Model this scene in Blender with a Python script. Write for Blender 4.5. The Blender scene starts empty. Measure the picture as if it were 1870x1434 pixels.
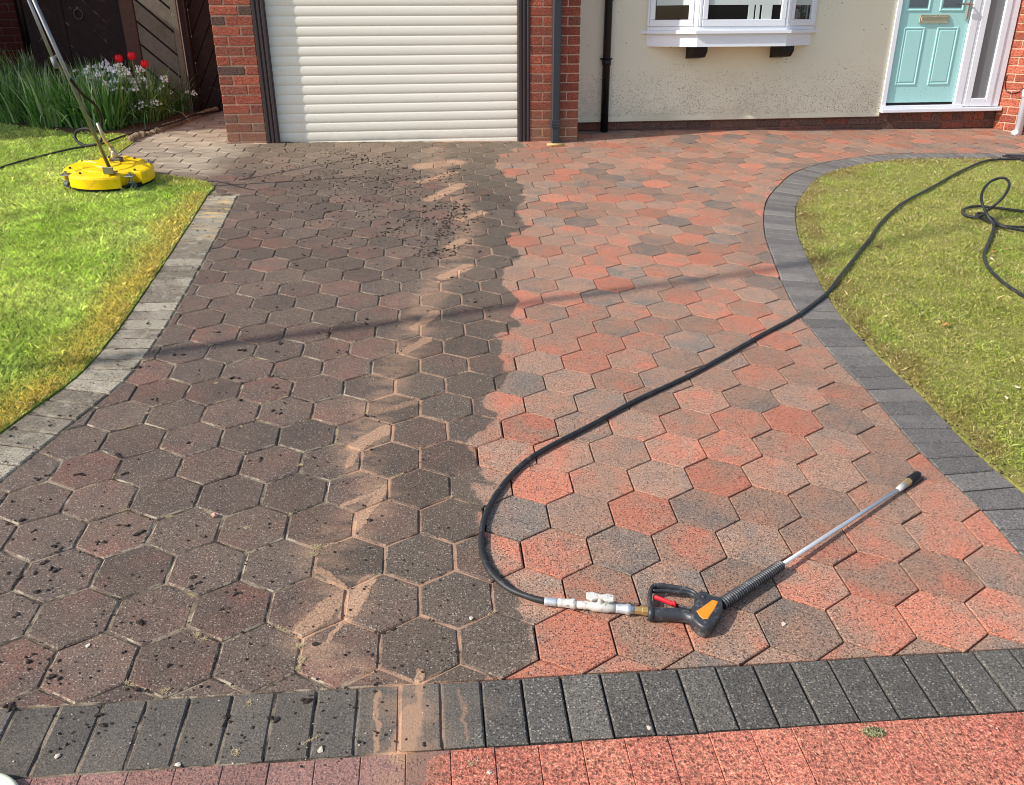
import bpy, bmesh, math, random
import numpy as np
from mathutils import Matrix, Vector, Euler
random.seed(7); rng = np.random.default_rng(7)
S = bpy.context.scene
COL = S.collection
# ------------------------------------------------------------------ frames
# "drive" frame: z = 0 is the paved plane (it slopes up to the house); "world" frame: z plumb, x along the house
F, PIT, ROLL, CH, CY = 1518.07, 0.51083679, 0.02614669, 1.6028362, 717.0
cp_, sp_ = math.cos(PIT), math.sin(PIT); cr_, sr_ = math.cos(ROLL), math.sin(ROLL)
RI = np.array([1, 0, 0.]); DN = np.array([0, -sp_, -cp_]); FW = np.array([0, cp_, -sp_]); CP = np.array([0, 0, CH])
HX = np.array([0.98871783, 0.14904205, 0.01495025]); HV = np.array([-0.0292362, 0.09412711, 0.99513081])
HX /= np.linalg.norm(HX); HV -= HX * (HX @ HV); HV /= np.linalg.norm(HV); HY = np.cross(HV, HX)
HO = np.array([-1.96694931, 6.95696805, 0.0])
A = np.stack([HX, HY, HV])                       # drive -> world rotation
def W(g): return Vector(A @ (np.array(g, float) - HO))
MG = Matrix.Translation(Vector(-(A @ HO))) @ Matrix(A.tolist()).to_4x4()
def ray(u, v):
    x = (u - 935) / F; y = (v - CY) / F
    x, y = cr_ * x + sr_ * y, -sr_ * x + cr_ * y
    return FW + RI * x + DN * y
def g(u, v, z=0.0):                              # point of the drive plane (+z) seen at a place of the photo
    d = ray(u, v); t = (z - CH) / d[2]; p = CP + d * t
    return (float(p[0]), float(p[1]), float(z))
def w_at(u, v, y):                               # point of the upright plane world y seen at a place of the photo
    d = A @ ray(u, v); c = A @ (CP - HO); t = (y - c[1]) / d[1]; return Vector(c + d * t)
# ------------------------------------------------------------------ camera
cam = bpy.data.cameras.new('camera'); co = bpy.data.objects.new('camera', cam); COL.objects.link(co)
cam.sensor_width = 36; cam.sensor_fit = 'HORIZONTAL'; cam.lens = 36 * F / 1870; cam.clip_end = 500; cam.clip_start = 0.05
rt = cr_ * RI - sr_ * DN; dn = sr_ * RI + cr_ * DN
Rg = np.stack([rt, -dn, -FW], axis=1); Rw = A @ Rg
M = Matrix(Rw.tolist()).to_4x4(); M.translation = W(CP); co.matrix_world = M
S.camera = co
# ------------------------------------------------------------------ light
SUN_AZ, SUN_EL = math.radians(18.5), math.radians(37)      # light travels towards SUN_AZ over the drive
ld = np.array([math.cos(SUN_AZ) * math.cos(SUN_EL), math.sin(SUN_AZ) * math.cos(SUN_EL), -math.sin(SUN_EL)])
LW = Vector(A @ ld)
sun = bpy.data.lights.new('sun', 'SUN'); so = bpy.data.objects.new('sun', sun); COL.objects.link(so)
sun.energy = 3.7; sun.angle = math.radians(0.53); sun.color = (1.0, 0.958, 0.895)
so.rotation_euler = LW.to_track_quat('-Z', 'Y').to_euler(); so.location = (-6, -8, 9)
wd = bpy.data.worlds.new('World'); S.world = wd; wd.use_nodes = True
wn = wd.node_tree; bg = wn.nodes['Background']; sky = wn.nodes.new('ShaderNodeTexSky')
sky.sky_type = 'NISHITA'; sky.sun_disc = False
tos = -LW
sky.sun_elevation = math.asin(tos.z); sky.sun_rotation = math.atan2(tos.x, tos.y)
sky.air_density = 1.0; sky.dust_density = 1.6; sky.ozone_density = 1.0
wn.links.new(sky.outputs[0], bg.inputs[0]); bg.inputs[1].default_value = 0.15
S.view_settings.view_transform = 'Standard'; S.view_settings.look = 'None'
S.view_settings.exposure = 0.47; S.view_settings.gamma = 1; S.view_settings.use_curve_mapping = False
S.render.engine = 'CYCLES'; S.cycles.filter_width = 1.0; S.render.filter_size = 1.0
# ------------------------------------------------------------------ material helpers
def srgb(r, gg, b):
    f = lambda c: (c / 255 / 12.92) if c / 255 <= .04045 else ((c / 255 + .055) / 1.055) ** 2.4
    return (f(r), f(gg), f(b), 1)
class NT:
    def __init__(s, name):
        s.m = bpy.data.materials.new(name); s.m.use_nodes = True; s.t = s.m.node_tree
        s.b = s.t.nodes['Principled BSDF']; s.b.inputs['Specular IOR Level'].default_value = .3
    def n(s, ty, **k):
        x = s.t.nodes.new(ty)
        for a, v in k.items(): setattr(x, a, v)
        return x
    def L(s, a, b): s.t.links.new(a, b)
    def setin(s, sock, v):
        if isinstance(v, bpy.types.NodeSocket): s.L(v, sock)
        elif isinstance(v, (tuple, list)): sock.default_value = v if len(v) == len(sock.default_value) else tuple(v) + (1,)
        else: sock.default_value = v
    def math(s, op, a, b=0.0, c=0.0, clamp=False):
        x = s.n('ShaderNodeMath', operation=op, use_clamp=clamp)
        for i, v in enumerate((a, b, c)): s.setin(x.inputs[i], v)
        return x.outputs[0]
    def mix(s, f, a, b, mode='MIX'):
        x = s.n('ShaderNodeMix', data_type='RGBA', blend_type=mode)
        s.setin(x.inputs[0], f); s.setin(x.inputs[6], a); s.setin(x.inputs[7], b); return x.outputs[2]
    def ramp(s, v, lo, hi, a=0.0, b=1.0):
        x = s.n('ShaderNodeMapRange'); x.interpolation_type = 'SMOOTHSTEP'
        s.setin(x.inputs[0], v); x.inputs[1].default_value = lo; x.inputs[2].default_value = hi
        x.inputs[3].default_value = a; x.inputs[4].default_value = b; return x.outputs[0]
    def noise(s, vec, scale, detail=3, rough=.55, dist=0.0, w=None):
        x = s.n('ShaderNodeTexNoise')
        if w is not None: x.noise_dimensions = '4D'; s.setin(x.inputs['W'], w)
        s.L(vec, x.inputs['Vector']); x.inputs['Scale'].default_value = scale
        x.inputs['Detail'].default_value = detail; x.inputs['Roughness'].default_value = rough; x.inputs['Distortion'].default_value = dist
        return x.outputs[0]
    def voro(s, vec, scale, out=0):
        x = s.n('ShaderNodeTexVoronoi'); s.L(vec, x.inputs['Vector']); x.inputs['Scale'].default_value = scale; return x.outputs[out]
    def pos(s, drive=False):
        gm = s.n('ShaderNodeNewGeometry').outputs['Position']
        if not drive: return gm
        mp = s.n('ShaderNodeMapping'); Rt = Matrix(A.T.tolist()); mp.inputs['Rotation'].default_value = Rt.to_euler('XYZ')
        mp.inputs['Location'].default_value = tuple(HO); s.L(gm, mp.inputs['Vector']); return mp.outputs[0]
    def scaled(s, vec, sc, rot=0.0):
        mp = s.n('ShaderNodeMapping'); mp.inputs['Scale'].default_value = sc; mp.inputs['Rotation'].default_value = (0, 0, rot)
        s.L(vec, mp.inputs['Vector']); return mp.outputs[0]
    def sep(s, v):
        x = s.n('ShaderNodeSeparateXYZ'); s.L(v, x.inputs[0]); return x.outputs
    def bump(s, h, strength=.4, dist=.002):
        x = s.n('ShaderNodeBump'); x.inputs['Strength'].default_value = strength; x.inputs['Distance'].default_value = dist
        s.setin(x.inputs['Height'], h); s.L(x.outputs[0], s.b.inputs['Normal'])
    def out(s, col, rough=.85, metal=0.0):
        s.setin(s.b.inputs['Base Color'], col); s.setin(s.b.inputs['Roughness'], rough); s.setin(s.b.inputs['Metallic'], metal); return s.m
def plain(name, col, rough=.5, metal=0.0, var=.12, scale=30, bump=0.0, spec=.3, dirt=None):
    t = NT(name); p = t.pos(); n = t.noise(p, scale, 4)
    c = t.mix(1.0, col, t.mix(n, (1 - var,) * 3 + (1,), (1 + var,) * 3 + (1,)), 'MULTIPLY')
    if dirt:
        d = t.ramp(t.noise(p, dirt[1], 5, .7), .52, .68); c = t.mix(t.math('MULTIPLY', d, dirt[2]), c, dirt[0])
    t.b.inputs['Specular IOR Level'].default_value = spec
    if bump: t.bump(t.noise(p, scale * 6, 3), bump, .002)
    return t.out(c, rough, metal)
# curves measured on the drive (places in the photo -> plane)
def curve(t, y, pts, lo, hi):
    """float curve x(y); pts list of drive (x, y)"""
    pts = sorted(pts, key=lambda q: q[1]); y0, y1 = .9, 8.4
    cv = t.n('ShaderNodeFloatCurve'); cm = cv.mapping; c = cm.curves[0]
    q = [((b - y0) / (y1 - y0), (a - lo) / (hi - lo)) for a, b in pts]
    q = [(0, q[0][1])] + q + [(1, q[-1][1])]
    while len(c.points) < len(q): c.points.new(.5, .5)
    for p, (a, b) in zip(c.points, sorted(q)): p.location = (a, b); p.handle_type = 'AUTO_CLAMPED'
    cm.update()
    t.setin(cv.inputs['Value'], t.math('DIVIDE', t.math('SUBTRACT', y, y0), y1 - y0, clamp=True)); cv.inputs['Factor'].default_value = 1
    return t.math('ADD', t.math('MULTIPLY', cv.outputs[0], hi - lo), lo)
BND = [g(*p)[:2] for p in [(960, 262), (935, 275), (905, 295), (925, 320), (962, 345), (945, 385), (962, 410), (925, 440), (955, 470), (912, 500), (945, 560), (932, 600), (915, 640), (915, 690), (908, 730), (905, 775), (865, 815), (870, 860), (880, 900), (888, 960), (900, 1020), (940, 1080), (975, 1130), (980, 1180), (975, 1210), (905, 1240), (900, 1300), (880, 1360), (790, 1380), (775, 1430)]]
SND = [g(*p)[:2] for p in [(800, 275), (800, 300), (822, 340), (845, 380), (855, 420), (835, 460), (800, 520), (775, 560), (755, 620), (715, 680), (690, 740), (665, 800), (650, 850), (690, 900), (640, 960), (585, 1020), (630, 1080), (610, 1120), (575, 1160), (650, 1230), (745, 1280), (745, 1360), (740, 1430)]]
SAND = [  # washed-out sand: start, end (places in the photo), half width in metres, strength
 (767, 1228, 763, 1290, .010, .75), (752, 1305, 735, 1375, .030, 1), (690, 1262, 688, 1370, .007, .8), (842, 1262, 852, 1350, .006, .5), (674, 1058, 634, 1126, .022, 1), (620, 1092, 556, 1152, .030, .95),
 (584, 1040, 632, 1074, .014, .9), (703, 890, 652, 962, .018, 1), (690, 898, 628, 922, .012, .8), (708, 783, 650, 816, .032, .95), (652, 820, 636, 850, .016, .8), (764, 732, 690, 752, .022, .6),
 (780, 620, 736, 644, .020, .9), (797, 571, 758, 600, .022, .9), (855, 486, 810, 506, .030, .9), (846, 439, 822, 452, .030, .8), (807, 536, 775, 560, .045, .5), (880, 388, 842, 400, .030, .8),
 (842, 338, 786, 364, .036, .95), (829, 315, 770, 332, .032, .85), (829, 297, 776, 304, .075, .85), (600, 1170, 640, 1120, .008, .7), (740, 680, 700, 700, .018, .5)]
def capsule_group():
    gr = bpy.data.node_groups.new('capsule', 'ShaderNodeTree')
    for nm, ty in (('P', 'NodeSocketVector'), ('A', 'NodeSocketVector'), ('D', 'NodeSocketVector'), ('Dn', 'NodeSocketVector'), ('W', 'NodeSocketFloat'), ('K', 'NodeSocketFloat')): gr.interface.new_socket(nm, in_out='INPUT', socket_type=ty)
    gr.interface.new_socket('M', in_out='OUTPUT', socket_type='NodeSocketFloat')
    N = gr.nodes; gi = N.new('NodeGroupInput'); go = N.new('NodeGroupOutput'); L = gr.links.new
    def vm(op, a, b=None, sc=None):
        x = N.new('ShaderNodeVectorMath'); x.operation = op; L(a, x.inputs[0])
        if b is not None: L(b, x.inputs[1])
        if sc is not None: L(sc, x.inputs['Scale'])
        return x
    r = vm('SUBTRACT', gi.outputs['P'], gi.outputs['A']).outputs[0]; h = vm('DOT_PRODUCT', r, gi.outputs['Dn']).outputs['Value']
    c = N.new('ShaderNodeClamp'); L(h, c.inputs[0]); q = vm('SCALE', gi.outputs['D'], sc=c.outputs[0]).outputs[0]
    d = vm('LENGTH', vm('SUBTRACT', r, q).outputs[0]).outputs['Value']; f = N.new('ShaderNodeMath'); f.operation = 'DIVIDE'; L(d, f.inputs[0]); L(gi.outputs['W'], f.inputs[1])
    m = N.new('ShaderNodeMapRange'); m.interpolation_type = 'SMOOTHSTEP'; L(f.outputs[0], m.inputs[0]); m.inputs[1].default_value = .35; m.inputs[2].default_value = 1.6; m.inputs[3].default_value = 1; m.inputs[4].default_value = 0
    k = N.new('ShaderNodeMath'); k.operation = 'MULTIPLY'; L(m.outputs[0], k.inputs[0]); L(gi.outputs['K'], k.inputs[1]); L(k.outputs[0], go.inputs[0]); return gr
CAPS = capsule_group()
def dirt_masks(t, p, want_sand=True):
    x, y, z = t.sep(p)
    wob = t.math('MULTIPLY', t.math('SUBTRACT', t.noise(p, 7, 2, .5), .5), .22)
    xb = t.math('ADD', curve(t, y, BND, -2, 2), wob); d = t.math('SUBTRACT', xb, x); dirty = t.ramp(d, -.006, .012)
    xs = curve(t, y, SND, -2, 2); t.damp = t.math('MULTIPLY', t.ramp(t.math('SUBTRACT', x, xs), -.12, .04), dirty)
    nz = t.n('ShaderNodeTexNoise'); t.L(p, nz.inputs['Vector']); nz.inputs['Scale'].default_value = 22; nz.inputs['Detail'].default_value = 4; nz.inputs['Roughness'].default_value = .65
    v1 = t.n('ShaderNodeVectorMath', operation='SUBTRACT'); t.L(nz.outputs['Color'], v1.inputs[0]); v1.inputs[1].default_value = (.5, .5, .5)
    v2 = t.n('ShaderNodeVectorMath', operation='MULTIPLY'); t.L(v1.outputs[0], v2.inputs[0]); v2.inputs[1].default_value = (.042, .028, 0)
    v3 = t.n('ShaderNodeVectorMath', operation='ADD'); t.L(v2.outputs[0], v3.inputs[0]); t.L(p, v3.inputs[1])
    v4 = t.n('ShaderNodeVectorMath', operation='MULTIPLY'); t.L(v3.outputs[0], v4.inputs[0]); v4.inputs[1].default_value = (1, 1, 0)
    out = None
    for u0, v0, u1, v1_, w, k in SAND:
        a, b = np.array(g(u0, v0)[:2] + (0,)), np.array(g(u1, v1_)[:2] + (0,)); D = b - a; gn = t.n('ShaderNodeGroup'); gn.node_tree = CAPS
        t.L(v4.outputs[0], gn.inputs['P']); gn.inputs['A'].default_value = a; gn.inputs['D'].default_value = D; gn.inputs['Dn'].default_value = D / (D @ D); gn.inputs['W'].default_value = w * (1.45 if v0 < 660 else 1.1); gn.inputs['K'].default_value = k
        out = gn.outputs[0] if out is None else t.math('MAXIMUM', out, gn.outputs[0])
    fine = t.noise(p, 70, 4, .75); sand = t.ramp(t.math('ADD', out, t.math('MULTIPLY', t.math('SUBTRACT', fine, .5), .7)), .25, .8)
    sand = t.math('MULTIPLY', sand, t.ramp(out, .02, .3)); fa = t.math('MULTIPLY', t.ramp(t.math('ABSOLUTE', t.math('SUBTRACT', x, xs)), .02, .13, 1, 0), t.ramp(t.noise(t.scaled(p, (3, 7, 1), math.radians(-35)), 2.4, 4, .6), .36, .60)); sand = t.math('MAXIMUM', sand, t.math('MULTIPLY', fa, .55)); return x, y, dirty, sand
def aggregate(t, p, c, dark, light, s1=150, s2=210, amt=.8, den=.5, gain=1.0):
    """cast-concrete speckle: dark and pale grit"""
    v = t.n('ShaderNodeTexVoronoi'); t.L(p, v.inputs['Vector']); v.inputs['Scale'].default_value = s1
    rnd = t.sep(v.outputs['Color'])[0]
    dk = t.math('MULTIPLY', t.ramp(v.outputs['Distance'], .30, .55, 1, 0), t.ramp(rnd, den, den + .08))
    c = t.mix(t.math('MULTIPLY', dk, amt), c, dark)
    v2 = t.n('ShaderNodeTexVoronoi'); t.L(p, v2.inputs['Vector']); v2.inputs['Scale'].default_value = s2
    r2 = t.sep(v2.outputs['Color'])[1]
    lt = t.math('MULTIPLY', t.ramp(v2.outputs['Distance'], .25, .5, 1, 0), t.ramp(r2, .66, .76))
    c = t.mix(t.math('MULTIPLY', lt, amt * .75), c, light)
    g2 = t.noise(p, 230, 3, .8); lo, hi = 1 - .42 * gain, 1 + .42 * gain
    return t.mix(1.0, c, t.mix(t.ramp(g2, .34, .66), (lo,) * 3 + (1,), (hi,) * 3 + (1,)), 'MULTIPLY'), dk, g2
RED, BRN, GRY = srgb(184, 115, 91), srgb(153, 121, 101), srgb(122, 111, 101)
def paver_mat(name, src):
    t = NT(name); p = t.pos(True)
    if src == 'obj': tc = t.n('ShaderNodeObjectInfo').outputs['Color']
    else: tc = t.n('ShaderNodeAttribute', attribute_name='tint').outputs['Color']
    sc = t.n('ShaderNodeSeparateColor'); t.L(tc, sc.inputs[0]); red, seed, br = sc.outputs
    x, y, dirty, sand = dirt_masks(t, p)
    n = t.noise(p, 7.5, 3, .55, .3, w=t.math('MULTIPLY', seed, 40))
    k = t.math('ADD', t.math('MULTIPLY', t.math('SUBTRACT', n, .5), 1.9), red)
    kr = t.ramp(k, .42, 1.05); kg = t.ramp(k, -.15, .5)
    c = t.mix(kg, GRY, BRN); c = t.mix(kr, c, RED)
    # grime: a dark film that hides most of the colour
    dc = t.mix(t.ramp(k, .3, 1.2), srgb(93, 80, 71), srgb(122, 88, 75))
    dc = t.mix(t.ramp(t.noise(p, 3.2, 4, .6), .35, .7), dc, srgb(104, 88, 75))
    dc = t.mix(t.math('MULTIPLY', t.ramp(y, 5.6, 6.9), .55), dc, srgb(138, 120, 98))
    c2, dk, gr = aggregate(t, p, c, srgb(78, 60, 52), srgb(204, 172, 148), 165, 210, .82, .55)
    dc = t.mix(t.math('MULTIPLY', t.damp, .35), dc, srgb(84, 78, 66))
    d2, dk2, _ = aggregate(t, p, dc, srgb(52, 44, 40), srgb(172, 158, 140), 190, 170, .7, .62)
    c = t.mix(dirty, c2, d2)
    # dusty path to the gate
    dust = t.math('MULTIPLY', t.ramp(x, -2.05, -2.35), t.ramp(y, 5.75, 6.1))
    dc3 = t.mix(t.ramp(t.noise(t.scaled(p, (1, 4, 1)), 3, 4), .35, .7), srgb(172, 156, 134), srgb(136, 122, 104))
    c = t.mix(t.math('MULTIPLY', dust, .93), c, dc3)
    sc_ = t.mix(t.ramp(t.noise(p, 150, 4, .85), .35, .65), srgb(126, 98, 78), srgb(194, 156, 126))
    c = t.mix(t.math('MULTIPLY', sand, .94), c, sc_)
    nz_ = t.sep(t.n('ShaderNodeNewGeometry').outputs['True Normal'])[2]                  # grimy block sides: mortar dust tone, paled to paint in sunlit joint edges
    side = t.math('MULTIPLY', t.math('MULTIPLY', t.ramp(nz_, .80, .95, 1, 0), dirty), t.math('MULTIPLY', t.ramp(t.noise(p, 8, 5, .75), .48, .60, .0, .75), t.ramp(y, 2.2, 4.2, 1, .22)))
    c = t.mix(side, c, t.mix(t.damp, srgb(176, 162, 138), srgb(164, 128, 104)))
    c = t.mix(1.0, c, t.mix(br, (.82,) * 3 + (1,), (1.14,) * 3 + (1,)), 'MULTIPLY')
    h = t.math('ADD', t.math('ADD', gr, t.math('MULTIPLY', dk, -.8)), t.math('MULTIPLY', sand, 3.5)); t.bump(h, .6, .0016)
    return t.out(c, t.ramp(dirty, 0, 1, .82, .74))
def block_mat(name, base, alt, src, kind):
    t = NT(name); p = t.pos(True)
    tc = t.n('ShaderNodeObjectInfo').outputs['Color'] if src == 'obj' else t.n('ShaderNodeAttribute', attribute_name='tint').outputs['Color']
    sc = t.n('ShaderNodeSeparateColor'); t.L(tc, sc.inputs[0]); red, seed, br = sc.outputs
    x, y, dirty, sand = dirt_masks(t, p)
    n = t.noise(p, 6, 4, .6, w=t.math('MULTIPLY', seed, 30))
    c = t.mix(t.ramp(t.math('ADD', n, t.math('MULTIPLY', t.math('SUBTRACT', red, .5), .5)), .35, .65), base, alt)
    if kind == 'red':
        c, dk, gr = aggregate(t, p, c, srgb(112, 64, 52), srgb(222, 178, 142), 120, 130, .65, .6, 1.3); cg = t.noise(p, 85, 4, .85); c = t.mix(1.0, c, t.mix(t.ramp(cg, .36, .64), (.5,) * 3 + (1,), (1.4,) * 3 + (1,)), 'MULTIPLY')
    else: c, dk, gr = aggregate(t, p, c, srgb(52, 48, 44), srgb(170, 160, 146), 170, 160, .7, .55, 1.2)
    if kind == 'front': c = t.mix(t.math('MULTIPLY', dirty, .7), c, t.mix(1.0, t.mix(t.ramp(n, .3, .7), srgb(80, 74, 68), srgb(106, 96, 85)), t.mix(t.ramp(gr, .34, .66), (.62,) * 3 + (1,), (1.35,) * 3 + (1,)), 'MULTIPLY'))
    if kind == 'red': c = t.mix(t.math('MULTIPLY', t.math('MULTIPLY', dirty, t.ramp(n, .1, .5, .6, 1)), .8), c, t.mix(t.ramp(gr, .3, .7), srgb(96, 78, 74), srgb(150, 122, 114)))
    if kind == 'left':
        lich = t.ramp(t.noise(p, 14, 5, .7), .5, .66); c = t.mix(t.math('MULTIPLY', lich, .5), c, srgb(178, 170, 150))
        bl = t.math('MULTIPLY', t.ramp(y, 4.3, 5.0), t.ramp(t.noise(t.scaled(p, (1.2, 8, 1)), 3.2, 3, .6), .5, .6)); c = t.mix(t.math('MULTIPLY', bl, .7), c, srgb(205, 170, 110))
    if kind in ('front', 'red'): c = t.mix(t.math('MULTIPLY', sand, .9), c, t.mix(t.noise(p, 120, 4, .8), srgb(134, 104, 82), srgb(178, 142, 114)))
    c = t.mix(1.0, c, t.mix(br, (.84,) * 3 + (1,), (1.12,) * 3 + (1,)), 'MULTIPLY')
    t.bump(t.math('ADD', gr, t.math('MULTIPLY', dk, -.6)), .8 if kind == 'red' else .55, .003 if kind == 'red' else .0015)
    return t.out(c, .85)
def joint_mat():
    t = NT('jointing sand'); p = t.pos(True); x, y, dirty, sand = dirt_masks(t, p)
    a = t.mix(t.noise(p, 120, 3, .7), srgb(40, 30, 28), srgb(62, 48, 42))
    b = t.mix(t.ramp(t.noise(p, 9, 4, .7), .4, .62), srgb(66, 55, 46), srgb(150, 134, 112))
    b = t.mix(t.ramp(t.noise(p, 5, 4, .75), .62, .7), b, srgb(140, 128, 84))
    b = t.mix(1.0, b, t.mix(t.noise(p, 200, 2, .7), (.6,) * 3 + (1,), (1.35,) * 3 + (1,)), 'MULTIPLY')
    b = t.mix(t.math('MULTIPLY', t.damp, .75), b, srgb(176, 138, 112)); c = t.mix(dirty, a, b); c = t.mix(sand, c, srgb(198, 152, 118))
    t.bump(t.noise(p, 200, 3, .7), .8, .004); return t.out(c, .95)
# ------------------------------------------------------------------ mesh helpers
def mat_list(o, m):
    for k in (m if isinstance(m, (list, tuple)) else [m]): o.data.materials.append(k)
class MB:
    def __init__(s): s.v = []; s.f = []; s.mi = []; s.att = []
    def add(s, vs, fs, mi=0):
        b = len(s.v); s.v += [tuple(map(float, q)) for q in vs]; s.f += [tuple(b + i for i in q) for q in fs]; s.mi += [mi] * len(fs); return s
    def box(s, x0, x1, y0, y1, z0, z1, mi=0, bev=0.0):
        if bev <= 0:
            vs = [(x, y, z) for z in (z0, z1) for y in (y0, y1) for x in (x0, x1)]
            return s.add(vs, [(0, 2, 3, 1), (4, 5, 7, 6), (0, 1, 5, 4), (2, 6, 7, 3), (0, 4, 6, 2), (1, 3, 7, 5)], mi)
        b = bev; vs = []; idx = {}
        for ix, x in enumerate((x0, x1)):
            for iy, y in enumerate((y0, y1)):
                for iz, z in enumerate((z0, z1)):
                    sx, sy, sz = (1, -1)[ix] * b, (1, -1)[iy] * b, (1, -1)[iz] * b
                    for a, q in enumerate(((x, y + sy, z + sz), (x + sx, y, z + sz), (x + sx, y + sy, z))):
                        idx[ix, iy, iz, a] = len(vs); vs.append(q)
        fs = []
        for i in (0, 1):
            fs.append([idx[i, 0, 0, 0], idx[i, 1, 0, 0], idx[i, 1, 1, 0], idx[i, 0, 1, 0]])
            fs.append([idx[0, i, 0, 1], idx[1, i, 0, 1], idx[1, i, 1, 1], idx[0, i, 1, 1]])
            fs.append([idx[0, 0, i, 2], idx[1, 0, i, 2], idx[1, 1, i, 2], idx[0, 1, i, 2]])
            for j in (0, 1):
                fs.append([idx[i, j, 0, 0], idx[i, j, 1, 0], idx[i, j, 1, 1], idx[i, j, 0, 1]])
                fs.append([idx[i, 0, j, 0], idx[i, 1, j, 0], idx[i, 1, j, 2], idx[i, 0, j, 2]])
                fs.append([idx[0, i, j, 1], idx[1, i, j, 1], idx[1, i, j, 2], idx[0, i, j, 2]])
                for k in (0, 1): fs.append([idx[i, j, k, 0], idx[i, j, k, 1], idx[i, j, k, 2]])
        return s.add(vs, fs, mi)
    def tube(s, pts, r, n=10, cap=True, mi=0, flat=1.0, up=None):
        P = [Vector(q) for q in pts]; rs = r if isinstance(r, (list, tuple)) else [r] * len(P)
        vs = []; fs = []; N = None
        for i, q in enumerate(P):
            T = (P[min(i + 1, len(P) - 1)] - P[max(i - 1, 0)])
            T = T.normalized() if T.length > 1e-9 else Vector((0, 0, 1))
            if N is None:
                N = (up if up else (Vector((0, 0, 1)) if abs(T.z) < .9 else Vector((1, 0, 0))))
            N = (N - T * N.dot(T)).normalized(); B = T.cross(N)
            for k in range(n):
                a = 2 * math.pi * k / n; vs.append(q + N * (math.cos(a) * rs[i] * flat) + B * (math.sin(a) * rs[i]))
        for i in range(len(P) - 1):
            for k in range(n):
                a, b = i * n + k, i * n + (k + 1) % n; fs.append((a, b, b + n, a + n))
        if cap: fs.append(tuple(range(n))[::-1]); fs.append(tuple(range((len(P) - 1) * n, len(P) * n)))
        return s.add(vs, fs, mi)
    def prism(s, poly, z0, z1, ch=0.0, mi=0, cz=None):
        """upright prism; chamfered top edge when ch > 0"""
        poly = clean(poly); n = len(poly)
        if n < 3: return s
        if ch > 0:
            tp = offset(poly, ch); cz = ch * .8 if cz is None else cz
            vs = [(a, b, z0) for a, b in poly] + [(a, b, z1 - cz) for a, b in poly] + [(a, b, z1) for a, b in tp]; lv = 2
        else: vs = [(a, b, z0) for a, b in poly] + [(a, b, z1) for a, b in poly]; lv = 1
        fs = []
        for l in range(lv):
            for k in range(n): q = (k + 1) % n; fs.append((l * n + k, l * n + q, (l + 1) * n + q, (l + 1) * n + k))
        fs.append(tuple(range(lv * n, lv * n + n))); fs.append(tuple(range(n))[::-1])
        return s.add(vs, fs, mi)
    def xf(s, M, start=0):
        for i in range(start, len(s.v)): s.v[i] = tuple(M @ Vector(s.v[i]))
        return s
    def mesh(s, name, m, smooth=False):
        me = bpy.data.meshes.new(name); me.from_pydata(s.v, [], s.f)
        for k in (m if isinstance(m, (list, tuple)) else [m]): me.materials.append(k)
        if any(s.mi): me.polygons.foreach_set('material_index', s.mi)
        if smooth: me.polygons.foreach_set('use_smooth', [True] * len(me.polygons))
        me.update(); return me
    def build(s, name, m, parent=None, smooth=False, drive=False):
        o = bpy.data.objects.new(name, s.mesh(name, m, smooth)); COL.objects.link(o)
        if parent: o.parent = parent
        elif drive: o.matrix_world = MG
        return o
def area(p): return sum(p[i][0] * p[(i + 1) % len(p)][1] - p[(i + 1) % len(p)][0] * p[i][1] for i in range(len(p))) / 2
def clean(p, e=.0008):
    q = []
    for a in p:
        if not q or math.hypot(a[0] - q[-1][0], a[1] - q[-1][1]) > e: q.append((a[0], a[1]))
    while len(q) > 1 and math.hypot(q[0][0] - q[-1][0], q[0][1] - q[-1][1]) <= e: q.pop()
    if len(q) >= 3 and area(q) < 0: q.reverse()
    return q
def offset(p, d):
    n = len(p); r = []
    for i in range(n):
        a, b, c = Vector(p[i - 1]), Vector(p[i]), Vector(p[(i + 1) % n])
        e1 = (b - a).normalized(); e2 = (c - b).normalized(); n1 = Vector((-e1.y, e1.x)); n2 = Vector((-e2.y, e2.x))
        m = n1 + n2; l = m.length
        if l < .3: m = n1; k = d
        else: m /= l; k = d / max(.45, m.dot(n1))
        r.append((b.x + m.x * k, b.y + m.y * k))
    return r
def clip(subj, win):
    """Sutherland-Hodgman: subject (any) by a convex window"""
    out = list(subj); n = len(win)
    for i in range(n):
        a, b = win[i], win[(i + 1) % n]; ins = lambda q: (b[0] - a[0]) * (q[1] - a[1]) - (b[1] - a[1]) * (q[0] - a[0]) >= 0
        inp, out = out, []
        for j in range(len(inp)):
            c, d = inp[j - 1], inp[j]; ic, id_ = ins(c), ins(d)
            if ic != id_:
                x1 = (b[0] - a[0]) * (c[1] - a[1]) - (b[1] - a[1]) * (c[0] - a[0]); x2 = (b[0] - a[0]) * (d[1] - a[1]) - (b[1] - a[1]) * (d[0] - a[0])
                t = x1 / (x1 - x2); out.append((c[0] + (d[0] - c[0]) * t, c[1] + (d[1] - c[1]) * t))
            if id_: out.append(d)
        if not out: return []
    return out
def inpoly(q, P):
    x, y = q; c = False; n = len(P)
    for i in range(n):
        (x1, y1), (x2, y2) = P[i - 1], P[i]
        if (y1 > y) != (y2 > y) and x < (x2 - x1) * (y - y1) / (y2 - y1) + x1: c = not c
    return c
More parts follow.
